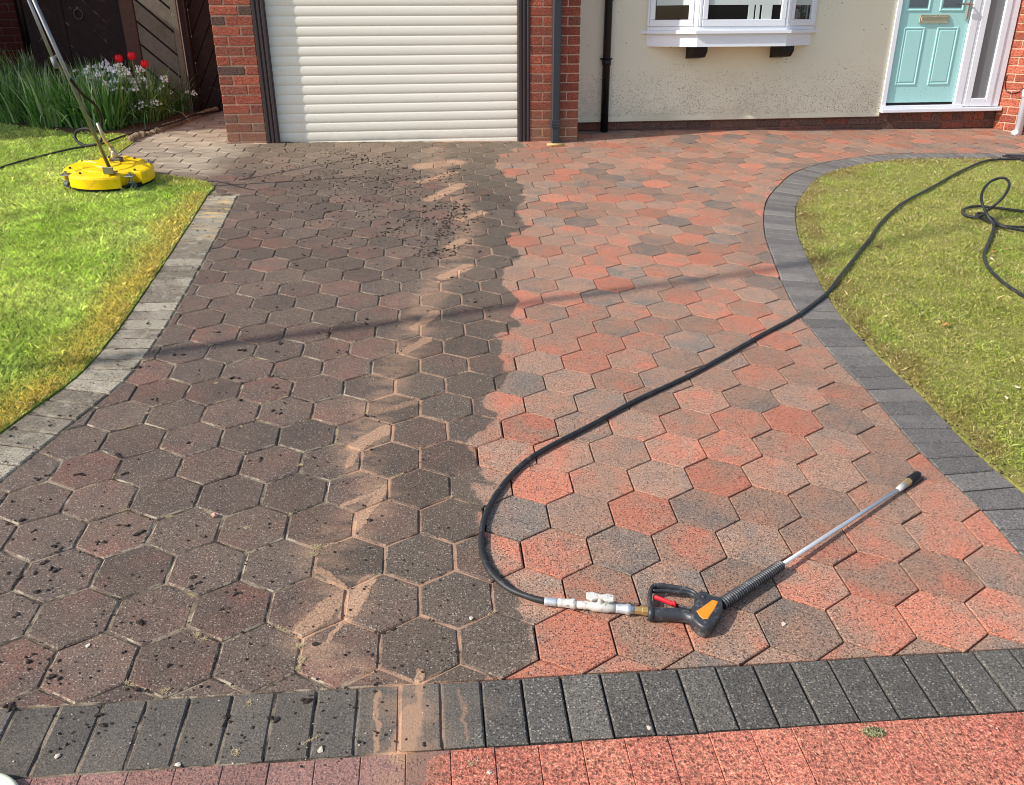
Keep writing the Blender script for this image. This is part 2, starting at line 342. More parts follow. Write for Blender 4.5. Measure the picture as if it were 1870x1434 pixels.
def spline(pts, step=.03, closed=False):
    """Catmull-Rom through points (any dimension), resampled"""
    P = [Vector(q) for q in pts]; out = []
    for i in range(len(P) - 1):
        p0 = P[i - 1] if i > 0 else P[0] * 2 - P[1]; p1, p2 = P[i], P[i + 1]; p3 = P[i + 2] if i + 2 < len(P) else P[-1] * 2 - P[-2]
        n = max(2, int((p2 - p1).length / step))
        for k in range(n):
            t = k / n; out.append(.5 * ((2 * p1) + (p2 - p0) * t + (2 * p0 - 5 * p1 + 4 * p2 - p3) * t * t + (3 * p1 - p0 - 3 * p2 + p3) * t ** 3))
    out.append(P[-1]); return out
def tag(o, label=None, cat=None, group=None, kind=None):
    if label: o['label'] = label
    if cat: o['category'] = cat
    if group: o['group'] = group
    if kind: o['kind'] = kind
    return o
def empty(name, loc=None, drive=False, parent=None):
    o = bpy.data.objects.new(name, None); COL.objects.link(o); o.empty_display_size = .1
    if drive:
        o.matrix_world = MG @ Matrix.Translation(Vector(loc or (0, 0, 0)))
    elif loc: o.location = loc
    if parent: o.parent = parent
    return o
def link(name, me, parent=None, loc=(0, 0, 0), rot=(0, 0, 0), color=None, drive=False):
    o = bpy.data.objects.new(name, me); COL.objects.link(o)
    if parent: o.parent = parent
    if drive and not parent: o.matrix_world = MG @ Matrix.Translation(loc) @ Euler(rot).to_matrix().to_4x4()
    else: o.location = loc; o.rotation_euler = rot
    if color: o.color = color
    return o
def set_tint(me, faces_tint):
    at = me.attributes.new('tint', 'FLOAT_COLOR', 'FACE'); at.data.foreach_set('color', [c for t in faces_tint for c in t])
def cr(r0, r1): return random.uniform(r0, r1)
# ------------------------------------------------------------------ drive outlines
RIN = [Vector(g(*p)[:2]) for p in [(1942, 1090), (1870, 1020), (1790, 930), (1680, 825), (1590, 720), (1530, 660), (1450, 560), (1410, 470), (1395, 420), (1398, 370), (1420, 340), (1450, 315), (1500, 298), (1560, 287), (1650, 280)]] + [Vector((4.4, 7.33)), Vector((6.2, 7.55))]
LIN = [Vector((-1.72, 1.28)), Vector((-1.69, 1.75)), Vector((-1.64, 2.19)), Vector((-1.585, 2.54)), Vector((-1.53, 2.88)), Vector((-1.545, 3.25)), Vector((-1.585, 3.61)), Vector((-1.675, 4.27)), Vector((-1.79, 5.05)), Vector((-1.86, 5.5))]
RC = spline(RIN, .05); LC = spline(LIN, .05)
PSI = math.atan2(.1379, 1.268)                     # direction of the front course
fd = Vector((math.cos(PSI), math.sin(PSI))); fn = Vector((-fd.y, fd.x)); F0 = Vector((-.0005, 1.4315))
def fline(x, off=0.0):
    t = (x - F0.x + fn.x * -off) / fd.x; return F0 + fd * t + fn * off
def side_offset(C, w):
    out = []
    for i, q in enumerate(C):
        T = (C[min(i + 1, len(C) - 1)] - C[max(i - 1, 0)]).normalized(); out.append(q + Vector((T.y, -T.x)) * w)
    return out
RO = side_offset(RC, .205); LO = side_offset(LC, -.205)
def house_g(x, y):                                 # foot of a world (x, y) vertical on the drive plane
    P = HO + HX * x + HY * y; t = -P[2] / HV[2]; P = P + HV * t; return (float(P[0]), float(P[1]))
LAWN_EDGE = [Vector(q) for q in [(-2.02, 5.5), (-2.15, 5.72), (-2.47, 5.87), (-2.75, 6.0), (-3.0, 6.2), (-3.09, 6.44), (-3.13, 6.82), (-3.2, 7.05)]]
LE = spline(LAWN_EDGE, .05)
region = [tuple(fline(-2.4)), tuple(fline(2.2))]
region = [(fline(LC[0].x).x, fline(LC[0].x).y)]
rc_in = [q for q in RC if q.y > fline(q.x).y]; region.append(tuple(fline(rc_in[0].x)))
region += [tuple(q) for q in rc_in] + [house_g(9.0, .55), house_g(6.69, .41), house_g(2.49, .41), house_g(2.49, .01), house_g(-.10, .01), house_g(-.42, -.01), house_g(-.42, 1.35), house_g(-1.0, 1.4)]
region += [(-2.87, 8.2), (-3.04, 7.88), (-3.18, 7.35)] + [tuple(q) for q in reversed(LE)] + [tuple(q) for q in reversed(LC)]
region = clean(region, .004)
# ------------------------------------------------------------------ ground sheets
m_soil = plain('garden soil', srgb(92, 72, 52), .95, var=.35, scale=40, bump=.8)
gd = MB().add([(-60, -40, -.09), (70, -40, -.09), (70, 90, -.09), (-60, 90, -.09)], [(0, 1, 2, 3)]).build('ground', m_soil, drive=True); tag(gd, kind='structure')
m_joint = joint_mat()
def bx_(y):  # dirt boundary x
    q = sorted(BND, key=lambda a: a[1]); return float(np.interp(y, [a[1] for a in q], [a[0] for a in q]))
sh = MB(); NX, NY = 190, 170
xs = np.linspace(-3.6, 5.9, NX); ys = np.linspace(.9, 9.6, NY)
vv = []
for b in ys:
    xbb = bx_(b)
    for a in xs:
        d = min(1, max(0, (xbb - a) / .05)); vv.append((a, b, -.018 + d * .0135 + random.uniform(-.0012, .0012) * (1 + d)))
sh.add(vv, [(j * NX + i, j * NX + i + 1, (j + 1) * NX + i + 1, (j + 1) * NX + i) for j in range(NY - 1) for i in range(NX - 1)])
drive = sh.build('driveway', m_joint, drive=True); tag(drive, 'block paved driveway, half dark with grime and half washed red', kind='structure')
# ------------------------------------------------------------------ hexagon pavers
TH, OX, OY = 0.107565416, 0.89902326 * .2, 7.81991032 * .2
av = Vector((math.cos(TH), math.sin(TH))) * .2; bv = Vector((math.cos(TH - math.pi / 3), math.sin(TH - math.pi / 3))) * .2
TINT = {}
for row, i0, vals in [(0, -1, [.35, .95, .6, .5, .22, .75, .75, .8]), (-1, 0, [.5, .55, .3, .3, .6, .88, .5, .4]), (-2, 0, [.65, .7, .25, .55, .4, .55, .6, .65]), (-3, 1, [.0, .38, .92, .3, .5, .35, .5]),
    (-4, 1, [.5, 1.0, .72, .4, .82, .6, .5]), (-5, 2, [.6, .6, .35, .75, .78, .7, .45, .5]), (-6, 2, [.5, .82, .35, .62, .62, .85, .88, .2, .4]), (-7, 3, [.7, .5, .18, .5, .6, .3, .55, .6]),
    (-8, 4, [.1, .4, .6, .3, .55, .6, .5, .5]), (-9, 4, [.7, .3, .88, .7, .3, .4, .6]), (-10, 5, [.75, .78, .78, .6, .12, .4, .85]), (-11, 5, [.6, .6, .65, .35, .35, .5, .85]), (-12, 6, [.85, .4, .7, .6, .4, .7]), (-13, 7, [.85, .72, .12, .2, .7, .7])]:
    for k, v in enumerate(vals): TINT[i0 + k, row] = v
m_hex_o = paver_mat('brindle paver', 'obj'); m_hex_a = paver_mat('brindle paver joined', 'attr')
def hexpoly(c, inset):
    R = .2 / math.sqrt(3) - inset * 1.1547; return [(c[0] + R * math.cos(TH + math.pi / 6 + k * math.pi / 3), c[1] + R * math.sin(TH + math.pi / 6 + k * math.pi / 3)) for k in range(6)]
hex_me = {True: MB().prism(hexpoly((0, 0), .0030), -.05, 0, .0045, cz=.0036).mesh('hex_paver', m_hex_o), False: MB().prism(hexpoly((0, 0), .0024), -.05, 0, .0016, cz=.0022).mesh('hex_paver', m_hex_o)}
cells = []
for j in range(-48, 4):
    for i in range(-28, 60):
        c = Vector((OX, OY)) + av * i + bv * j
        if not (-3.7 < c.x < 6 and 1 < c.y < 9.6): continue
        full = hexpoly(c, .0005); ins = [inpoly(q, region) for q in full]
        if all(ins) and inpoly(c, region): cells.append((c, i, j, None))
        elif any(ins) or inpoly(c, region):
            pl = clean(clip(region, hexpoly(c, .0024 if bx_(c.y) < c.x else .0028)), .003)
            if len(pl) >= 3 and area(pl) > .0009: cells.append((c, i, j, pl))
def view_uv(p, z=0.0):
    d = np.array([p[0], p[1], z]) - CP; zc = d @ FW; x, y = (d @ RI) / zc, (d @ DN) / zc
    return 935 + F * (cr_ * x - sr_ * y), CY + F * (sr_ * x + cr_ * y), zc
def hexsize(e):
    u, v, zc = view_uv(e[0]); vis = -80 < u < 1950 and v < 1500
    ar = abs(area(e[3])) if e[3] else .034
    return (1 if vis else 0, ar / zc ** 3)
cells.sort(key=hexsize, reverse=True)
def ptint(i, j):
    r = TINT.get((i, j)); 
    if r is None: r = random.choice([.1, .3, .4, .5, .55, .6, .7, .85])
    return (r, random.random(), random.random(), 1)
def bumpy(): return Euler((cr(-.008, .008), cr(-.008, .008), 0)), cr(-.0015, .0012)
rest = MB(); rt_ = []
for n, (c, i, j, pl) in enumerate(cells):
    tn = ptint(i, j); e, dz = bumpy(); dirty_ = c.x < bx_(c.y)
    if n < 300:
        if pl is None: link('hex_paver', hex_me[dirty_], drive, (c.x, c.y, dz), (e.x, e.y, 0), tn)
        else:
            q = [(a - c.x, b - c.y) for a, b in pl]
            me = MB().prism(q, -.05, 0, .004 if dirty_ else .002).mesh('hex_paver', m_hex_o); link('hex_paver', me, drive, (c.x, c.y, dz), (e.x * .5, e.y * .5, 0), tn)
    else:
        k0 = len(rest.v); f0 = len(rest.f)
        rest.prism([(a - c.x, b - c.y) for a, b in (pl or hexpoly(c, .0028 if dirty_ else .0026))], -.05, 0, .004 if dirty_ else .002)
        rest.xf(Matrix.Translation((c.x, c.y, dz)) @ e.to_matrix().to_4x4(), k0); rt_ += [tn] * (len(rest.f) - f0)
me = rest.mesh('hex_paver', m_hex_a); set_tint(me, rt_); o = link('hex_paver', me, drive); tag(o, kind='stuff')
# ------------------------------------------------------------------ edging blocks
m_edge_r = block_mat('charcoal block', srgb(122, 116, 110), srgb(106, 101, 97), 'obj', 'right')
m_edge_l = block_mat('weathered block', srgb(156, 146, 127), srgb(120, 110, 94), 'obj', 'left')
m_edge_f = block_mat('charcoal front block', srgb(100, 95, 87), srgb(86, 82, 76), 'obj', 'front')
m_red = block_mat('red textured block', srgb(200, 124, 100), srgb(188, 112, 92), 'obj', 'red')
def strip_blocks(base, C, O, m, name, pitch=.1, gap=.0026, z=0.0, ch=.004):
    """blocks laid across a strip between two matched polylines"""
    L = [0]
    for a, b in zip(C[:-1], C[1:]): L.append(L[-1] + (b - a).length)
    at = lambda P, s: Vector((float(np.interp(s, L, [q.x for q in P])), float(np.interp(s, L, [q.y for q in P]))))
    n = int(L[-1] / pitch)
    for k in range(n):
        s0, s1 = k * pitch, (k + 1) * pitch; q = [at(C, s0), at(O, s0), at(O, s1), at(C, s1)]
        q = clean([tuple(a) for a in q])
        if len(q) < 3: continue
        q = offset(q, gap * cr(.6, 1.2)); c = (sum(a[0] for a in q) / len(q), sum(a[1] for a in q) / len(q))
        if not (-3.2 < c[0] < 5.2 and c[1] < 8.0): continue
        me = MB().prism([(a - c[0], b - c[1]) for a, b in q], -.05, 0, ch).mesh(name, m); e, dz = bumpy()
        link(name, me, base, (c[0], c[1], z + dz), (e.x, e.y, 0), (random.random(), random.random(), random.random(), 1))
def edging_base(C, O, name, z=-.012):
    mb = MB(); n = len(C); mb.add([(q.x, q.y, z) for q in C] + [(q.x, q.y, z) for q in O], [(i, i + 1, n + i + 1, n + i) for i in range(n - 1)])
    return mb.build(name, m_joint_dark, drive=True)
m_joint_dark = plain('dark joint', srgb(62, 54, 46), .95, var=.4, scale=120, bump=.6)
def trim(C, O, f):
    k = [i for i in range(len(C)) if f(C[i]) and f(O[i])]; return [C[i] for i in k], [O[i] for i in k]
ins = offset_f = .002
C, Oo = trim(side_offset(RC, .003), RO, lambda q: q.y > fline(q.x).y + .004)
eb = edging_base(C, Oo, 'driveway_edging'); tag(eb, 'charcoal block edging curving round the right lawn', kind='structure'); strip_blocks(eb, C, Oo, m_edge_r, 'edging_block', gap=.0032)
C, Oo = trim(side_offset(LC, -.003), LO, lambda q: q.y > fline(q.x).y + .004)
eb = edging_base(C, Oo, 'driveway_edging'); tag(eb, 'pale weathered block edging beside the left lawn', kind='structure'); strip_blocks(eb, C, Oo, m_edge_l, 'edging_block', z=.002, gap=.0042, ch=.006)
# front course of charcoal blocks
xa, xb2 = -2.3, 2.6
C = [F0 + fd * t for t in np.arange(-2.6, 3.1, .05)]; Oo = [q - fn * .19 for q in C]
eb = edging_base(C, Oo, 'driveway_edging'); tag(eb, 'straight charcoal front course between hexagons and red blocks', kind='structure')
strip_blocks(eb, C, Oo, m_edge_f, 'edging_block', pitch=.0978)
# red blocks in front
m_pav = plain('pavement bed', srgb(110, 60, 52), .95, var=.3, scale=80)
C2 = [q - fn * .193 for q in C]; O2 = [q - fn * .39 for q in C]; O3 = [q - fn * 1.0 for q in C]
pv = edging_base(C2, O3, 'pavement'); tag(pv, 'coarse red block strip nearest the viewer', kind='structure'); pv.data.materials[0] = m_pav
strip_blocks(pv, C2, O2, m_red, 'pavement_block', pitch=.0985, gap=.0007, ch=.0015)
strip_blocks(pv, [q - fn * .393 for q in C], [q - fn * .59 for q in C], m_red, 'pavement_block', pitch=.0985, gap=.0007, ch=.0015)
# ------------------------------------------------------------------ lawns
def fan_sheet(poly, z, m, name, drop=.03, sub=0):
    mb = MB(); poly = clean(poly, .01); n = len(poly)
    mb.add([(a, b, z) for a, b in poly] + [(a, b, z - drop) for a, b in poly], [tuple(range(n))] + [(k, (k + 1) % n, n + (k + 1) % n, n + k)[::-1] for k in range(n)])
    o = mb.build(name, m, drive=True); return o
def lawn_mat(name, a, b, c):
    t = NT(name); p = t.pos(True); n = t.noise(p, 2.5, 4, .6); n2 = t.noise(p, 60, 3, .7)
    q = t.mix(t.ramp(n, .35, .65), a, b); q = t.mix(t.ramp(n2, .4, .7), q, c); t.bump(n2, .8, .01); return t.out(q, .95)
m_lawn_l = lawn_mat('lawn soil left', srgb(112, 138, 44), srgb(138, 156, 60), srgb(88, 104, 38))
m_lawn_r = lawn_mat('lawn soil right', srgb(134, 136, 58), srgb(150, 146, 76), srgb(112, 102, 58))
poly_l = [tuple(q) for q in LO] + [tuple(q) for q in LE[2:]] + [(-3.4, 7.12), (-3.74, 7.07), (-4.1, 7.25), (-4.8, 7.5), (-8, 8.2), (-8, 1.0), (-2.2, 1.2)]
poly_l = [q for q in poly_l if q[1] > 1.0]
poly_r = [tuple(q) for q in RO if q.y > 1.9] + [(9, 7.9), (9, 1.6), (2.4, 1.9)]
lawnL = fan_sheet(poly_l, .004, m_lawn_l, 'lawn'); tag(lawnL, 'bright green left lawn', kind='structure')
lawnR = fan_sheet(poly_r, .004, m_lawn_r, 'lawn'); tag(lawnR, 'mossy yellow green right lawn', kind='structure')
bed_poly = [(-3.2, 7.07), (-3.16, 7.3), (-3.0, 7.9), (-2.83, 8.25), (-2.75, 8.6), (-4.5, 9.6), (-8, 10.5), (-8, 8.2), (-4.8, 7.5), (-4.1, 7.25), (-3.74, 7.07), (-3.4, 7.12)]
bed = fan_sheet(bed_poly, .012, m_soil, 'flower_bed'); tag(bed, kind='structure')
def mask_inside(X, Y, P):
    c = np.zeros(X.shape, bool); P = np.array(P); n = len(P)
    for i in range(n):
        x1, y1 = P[i - 1]; x2, y2 = P[i]
        if y1 == y2: continue
        k = ((y1 > Y) != (y2 > Y)) & (X < (x2 - x1) * (Y - y1) / (y2 - y1) + x1); c ^= k
    return c
def vnoise(X, Y, s, seed=0):
    r = np.random.default_rng(seed); T = r.random((64, 64)); x = X * s; y = Y * s; xi = np.floor(x).astype(int); yi = np.floor(y).astype(int); fx = x - xi; fy = y - yi
    fx = fx * fx * (3 - 2 * fx); fy = fy * fy * (3 - 2 * fy); a = T[xi % 64, yi % 64]; b = T[(xi + 1) % 64, yi % 64]; c = T[xi % 64, (yi + 1) % 64]; d = T[(xi + 1) % 64, (yi + 1) % 64]
    return (a * (1 - fx) + b * fx) * (1 - fy) + (c * (1 - fx) + d * fx) * fy
def blade_mat(name, transl=.35):
    t = NT(name); at = t.n('ShaderNodeAttribute', attribute_name='bladecol').outputs['Color']
    df = t.n('ShaderNodeBsdfDiffuse'); tr = t.n('ShaderNodeBsdfTranslucent'); mx = t.n('ShaderNodeMixShader'); mx.inputs[0].default_value = transl
    t.L(at, df.inputs[0]); t.L(at, tr.inputs[0]); t.L(df.outputs[0], mx.inputs[1]); t.L(tr.outputs[0], mx.inputs[2])
    gl = t.n('ShaderNodeBsdfGlossy'); gl.inputs['Roughness'].default_value = .45; m2 = t.n('ShaderNodeMixShader'); m2.inputs[0].default_value = .06
    t.L(mx.outputs[0], m2.inputs[1]); t.L(gl.outputs[0], m2.inputs[2]); t.L(m2.outputs[0], t.n('ShaderNodeOutputMaterial').inputs[0])
    for n in list(t.t.nodes):
        if n.type == 'OUTPUT_MATERIAL' and not n.inputs[0].links: t.t.nodes.remove(n)
    o = [n for n in t.t.nodes if n.type == 'OUTPUT_MATERIAL']
    for n in o:
        if n.inputs[0].links[0].from_node.type == 'BSDF_PRINCIPLED': t.t.nodes.remove(n)
    return t.m
m_blade = blade_mat('grass blade')
def grass(name, poly, edge, dens, colf, seed, hmin=.012, hmax=.03, box=None, wid=.0017):
    r = np.random.default_rng(seed); x0, x1, y0, y1 = box; n = int((x1 - x0) * (y1 - y0) * dens)
    X = r.uniform(x0, x1, n); Y = r.uniform(y0, y1, n); k = mask_inside(X, Y, poly); X = X[k]; Y = Y[k]
    # only where the photograph can see, thinner with distance
    zc = Y * cp_ + CH * sp_; u = 935 + F * X / zc; k = (u > -150) & (u < 2020) & (r.random(len(X)) < np.clip((3.6 / zc) ** 1.2, .25, 1)); X = X[k]; Y = Y[k]; zc = zc[k]
    e = np.array([tuple(q) for q in edge]); D = np.full(len(X), 9.)
    for a, b in zip(e[:-1], e[1:]):
        d = b - a; t = np.clip(((X - a[0]) * d[0] + (Y - a[1]) * d[1]) / max(1e-9, d @ d), 0, 1); D = np.minimum(D, np.hypot(X - a[0] - d[0] * t, Y - a[1] - d[1] * t))
    colr = colf(X, Y, D, r); n = len(X)
    th = r.uniform(0, 2 * np.pi, n); H = r.uniform(hmin, hmax, n) * (.65 + .7 * vnoise(X, Y, 9, 5)); H *= np.clip(.75 + D * 5, .75, 1) * np.where(r.random(n) < .06, 1.7, 1); lean = r.uniform(.2, 1.3, n) * H; la = r.uniform(0, 2 * np.pi, n)
    w = wid * r.uniform(.7, 1.4, n) * np.clip(zc / 3.5, 1, 2.2)
    V = np.zeros((n, 4, 3)); dx, dy = np.cos(th) * w / 2, np.sin(th) * w / 2
    V[:, 0] = np.stack([X - dx, Y - dy, np.zeros(n)], 1); V[:, 1] = np.stack([X + dx, Y + dy, np.zeros(n)], 1)
    mx, my = X + np.cos(la) * lean * .35, Y + np.sin(la) * lean * .35
    V[:, 2] = np.stack([mx + dx * .8, my + dy * .8, H * .65 + .002], 1); V[:, 3] = np.stack([X + np.cos(la) * lean, Y + np.sin(la) * lean, H + .002], 1)
    me = bpy.data.meshes.new(name); me.vertices.add(n * 4); me.vertices.foreach_set('co', V.ravel())
    idx = np.arange(n) * 4; T = np.stack([idx, idx + 1, idx + 2, idx, idx + 2, idx + 3], 1).ravel()
    me.loops.add(n * 6); me.loops.foreach_set('vertex_index', T); me.polygons.add(n * 2); me.polygons.foreach_set('loop_start', np.arange(n * 2) * 3)
    me.update(); at = me.attributes.new('bladecol', 'FLOAT_COLOR', 'FACE'); c = np.ones((n * 2, 4)); c[:, :3] = np.repeat(colr, 2, 0); at.data.foreach_set('color', c.ravel()); me.materials.append(m_blade)
    o = bpy.data.objects.new(name, me); COL.objects.link(o); o.matrix_world = MG; return o
def lin(*c): return np.array(srgb(*c)[:3])
def col_left(X, Y, D, r):
    n = vnoise(X, Y, 2.2, 1)[:, None]; n2 = vnoise(X, Y, 9, 2)[:, None]; j = r.uniform(.5, 1.5, (len(X), 1))
    c = (lin(160, 186, 70) * (1 - n) + lin(204, 212, 118) * n) * 1.2; c = c * (.84 + .32 * n2) * (.80 + .40 * vnoise(X, Y, 22, 8))[:, None]
    y = np.clip(1.25 - D / .20 - (n2[:, 0] - .5) * .5, 0, .92)[:, None] * np.where(Y < 5.45, 1, .55)[:, None]; straw = (lin(214, 196, 100) * (1 - n2) + lin(196, 166, 84) * n2) * 1.15
    dead = (r.random((len(X), 1)) < .08); c = c * (1 - y) + straw * y; c = np.where(dead, lin(196, 180, 120), c); return c * j
def col_right(X, Y, D, r):
    n = vnoise(X, Y, 1.7, 3)[:, None]; n2 = vnoise(X, Y, 7, 4)[:, None]; j = r.uniform(.5, 1.45, (len(X), 1))
    c = (lin(142, 154, 56) * (1 - n) + lin(176, 174, 92) * n) * 1.12 * (.82 + .36 * n2) * (.8 + .4 * vnoise(X, Y, 20, 9))[:, None]; gr = np.clip((n2 - .62) * 5, 0, 1); c = c * (1 - gr * .6) + lin(140, 168, 60) * gr * .6
    y = np.clip(1.1 - D / .14 - (n2[:, 0] - .5) * 1.4, 0, 1)[:, None]; c = c * (1 - y) + (lin(168, 140, 80) * (1 - n) + lin(112, 92, 56) * n) * y
    dead = (r.random((len(X), 1)) < .2); c = np.where(dead, lin(210, 190, 136), c); return c * j
gl_ = grass('grass', poly_l, list(LO) + LE, 30000, col_left, 11, .010, .024, (-4.6, -1.5, 1.9, 7.8)); tag(gl_, 'bright green mown grass on the left lawn', 'grass', kind='stuff')
gr_ = grass('grass', poly_r, RO, 30000, col_right, 12, .006, .016, (1.5, 4.9, 1.9, 7.6)); tag(gr_, 'yellow green mossy grass on the right lawn', 'grass', kind='stuff')
exec_after = []
# ================================================================== HOUSE (world frame: x along the front, y away from the viewer, z up)
def brick_mat(name, src='obj', stain=True):
    t = NT(name); p = t.pos()
    tc = t.n('ShaderNodeObjectInfo').outputs['Color'] if src == 'obj' else t.n('ShaderNodeAttribute', attribute_name='tint').outputs['Color']
    sc = t.n('ShaderNodeSeparateColor'); t.L(tc, sc.inputs[0]); r, s, b = sc.outputs
    n = t.noise(t.scaled(p, (1, 1, 2.5)), 22, 4, .65, .4, w=t.math('MULTIPLY', s, 20)); k = t.math('ADD', t.math('MULTIPLY', t.math('SUBTRACT', n, .5), 1.3), r)
    c = t.mix(t.ramp(k, .2, .75), srgb(104, 80, 70), srgb(152, 80, 62)); c = t.mix(t.ramp(k, .8, 1.25), c, srgb(184, 102, 78))
    f = t.noise(t.scaled(p, (1, 1, 1.6)), 62, 4, .85); c = t.mix(1.0, c, t.mix(t.ramp(f, .36, .64), (.42,) * 3 + (1,), (1.5,) * 3 + (1,)), 'MULTIPLY')
    if stain:
        z = t.sep(p)[2]; lo = t.ramp(t.math('ADD', z, t.math('MULTIPLY', t.noise(p, 9, 3), .2)), .08, .45, 1, 0)
        c = t.mix(t.math('MULTIPLY', lo, .55), c, t.mix(t.noise(p, 30, 3), srgb(150, 118, 84), srgb(120, 108, 94)))
    c = t.mix(1.0, c, t.mix(b, (.8,) * 3 + (1,), (1.15,) * 3 + (1,)), 'MULTIPLY')
    t.bump(t.math('ADD', f, t.noise(t.scaled(p, (1, 1, 3)), 50, 3)), .7, .004); return t.out(c, .9)
m_brick = brick_mat('red rustic brick'); m_brick_a = brick_mat('red rustic brick joined', 'attr'); m_brick_s = brick_mat('red brick of the shaded wall', 'obj', False)
m_mortar = plain('mortar', srgb(204, 166, 142), .95, var=.25, scale=60, bump=.6, dirt=(srgb(120, 112, 84), 5, .6))
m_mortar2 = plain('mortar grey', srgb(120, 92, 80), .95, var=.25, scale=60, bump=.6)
house = tag(empty('house', (0, 0, 0)), 'brick and cream rendered house front with roller garage door and mint front door', 'house')
_bc = {}
def brick_mesh(l, d, h, mat):
    k = (round(l, 3), round(d, 3), round(h, 3), mat.name, random.randint(0, 2))
    if k not in _bc:
        mb = MB().box(0, l, 0, d, 0, h, 0, .004); mb.v = [(a + cr(-.0012, .0012), b + cr(-.0012, .0012), c + cr(-.0012, .0012)) for a, b, c in mb.v]; _bc[k] = mb.mesh('brick', mat)
    return _bc[k]
def brickwall(parent, M_, width, z0, courses, pat, mat, pitch=.0725, h=.0625, d=.1, off=0.0, tones=None):
    """bricks laid along local x of M_, front face at local y = 0"""
    for k in range(courses):
        x = 0; row = pat(k); i = 0
        while x < width - .02:
            l = min(row[i % len(row)] if callable(row) is False else row(i), width - x); i += 1
            if width - x - l < .03: l = width - x
            if l > .015:
                o = link('brick', brick_mesh(l, d, h, mat), parent, M_ @ Vector((x, cr(-.002, .001), z0 + k * pitch)), (0, 0, M_.to_euler().z), (tones(k, i) if tones else random.choice([.25, .5, .6, .7, .8, .9]), random.random(), random.random(), 1))
            x += l + .010
def part(name, mb, m, parent, smooth=False): return mb.build(name, m, parent, smooth)
ZB = -.0615 + .011
# left pier
pr = part('brick_pier', MB().box(-.410, -.104, .006, .3, -.1, 2.3), m_mortar, house)
tl = lambda k, i: (.2 if k < 1 else random.choice([.35, .6]) if k < 4 else random.choice([.15, .55, .7, .8, .9]))
brickwall(pr, Matrix.Translation((-.413, 0, 0)), .312, ZB, 31, lambda k: [.205, .1] if k % 2 == 0 else [.1, .205], m_brick, tones=tl)
part('plinth_course', MB().box(-.425, -.10, -.012, .1, -.1, .004, 0, .004), m_mortar, pr)
# right pier
pr = part('brick_pier', MB().box(2.088, 2.497, .006, .405, -.12, 2.3), m_mortar, house)
brickwall(pr, Matrix.Translation((2.084, 0, 0)), .417, ZB - .0145, 31, lambda k: [.21, .2] if k % 2 == 0 else [.1, .2, .1], m_brick, tones=lambda k, i: random.choice([.6, .75, .8, .95, .5]))
part('lintel', MB().box(-.41, 2.497, 0.0, .3, 2.301, 2.5), m_mortar, house)
# garage frames + door
m_frame = plain('brown frame', srgb(62, 50, 50), .45, var=.15, scale=20, spec=.4)
for x0, x1, s in ((-.103, -.002, 1), (1.987, 2.086, -1)):
    mb = MB(); w = x1 - x0
    mb.box(x0, x1, .012, .06, -.06, 2.3, 0, .002)
    mb.box(x0 + w * .04, x0 + w * .30, -.002, .014, -.06, 2.3, 0, .003); mb.box(x0 + w * .42, x0 + w * .62, .000, .014, -.06, 2.3, 0, .003); mb.box(x0 + w * .74, x0 + w * .96, -.006, .014, -.06, 2.3, 0, .003)
    part('garage_door_frame', mb, m_frame, house)
gdr = empty('garage_door', (0, .055, 0), parent=house)
m_slat = plain('cream slat', srgb(226, 218, 202), .42, var=.03, scale=4, spec=.4, dirt=(srgb(150, 138, 118), 60, .12))
def slat_mat():
    t = NT('cream slat'); p = t.pos(); z = t.sep(p)[2]
    v = t.n('ShaderNodeTexVoronoi'); t.L(p, v.inputs['Vector']); v.inputs['Scale'].default_value = 26; r = t.sep(v.outputs['Color'])[0]
    sp = t.math('MULTIPLY', t.ramp(v.outputs['Distance'], .03, .13, 1, 0), t.ramp(t.math('ADD', r, t.ramp(z, .0, .75, .16, -.1)), .86, .9))
    v2 = t.n('ShaderNodeTexVoronoi'); t.L(p, v2.inputs['Vector']); v2.inputs['Scale'].default_value = 75; r2 = t.sep(v2.outputs['Color'])[0]
    sp2 = t.math('MULTIPLY', t.ramp(v2.outputs['Distance'], .08, .2, 1, 0), t.ramp(t.math('ADD', r2, t.ramp(z, .0, .5, .12, -.2)), .88, .93))
    c = t.mix(t.noise(t.scaled(p, (.4, 1, 6)), 5, 3), srgb(240, 233, 218), srgb(233, 225, 208))
    c = t.mix(t.math('MULTIPLY', t.ramp(z, 0, .35, .30, 0), t.noise(p, 18, 3)), c, srgb(160, 146, 116))
    c = t.mix(t.math('MULTIPLY', sp, .75), c, srgb(72, 58, 46)); c = t.mix(t.math('MULTIPLY', sp2, .6), c, srgb(96, 82, 66)); return t.out(c, .45)
m_slat = slat_mat()
prof = [(.003, .0), (.0005, .0035), (-.0015, .010), (-.0032, .022), (-.0038, .034), (-.0032, .048), (-.0016, .060), (.0000, .0668), (.003, .0706), (.003, .0731)]
mb = MB(); vs = []
for x in (0, 1.985): vs += [(x, a, b) for a, b in prof]
n = len(prof); mb.add(vs, [(i, i + n, i + n + 1, i + 1) for i in range(n - 1)]); sl = mb.mesh('slat', m_slat, True)
for k in range(31): link('slat', sl, gdr, (0, 0, .003 + (k - 1) * .0732))
part('guide_gap', MB().box(-.001, 1.986, .012, .03, -.06, 2.25), m_frame, gdr)
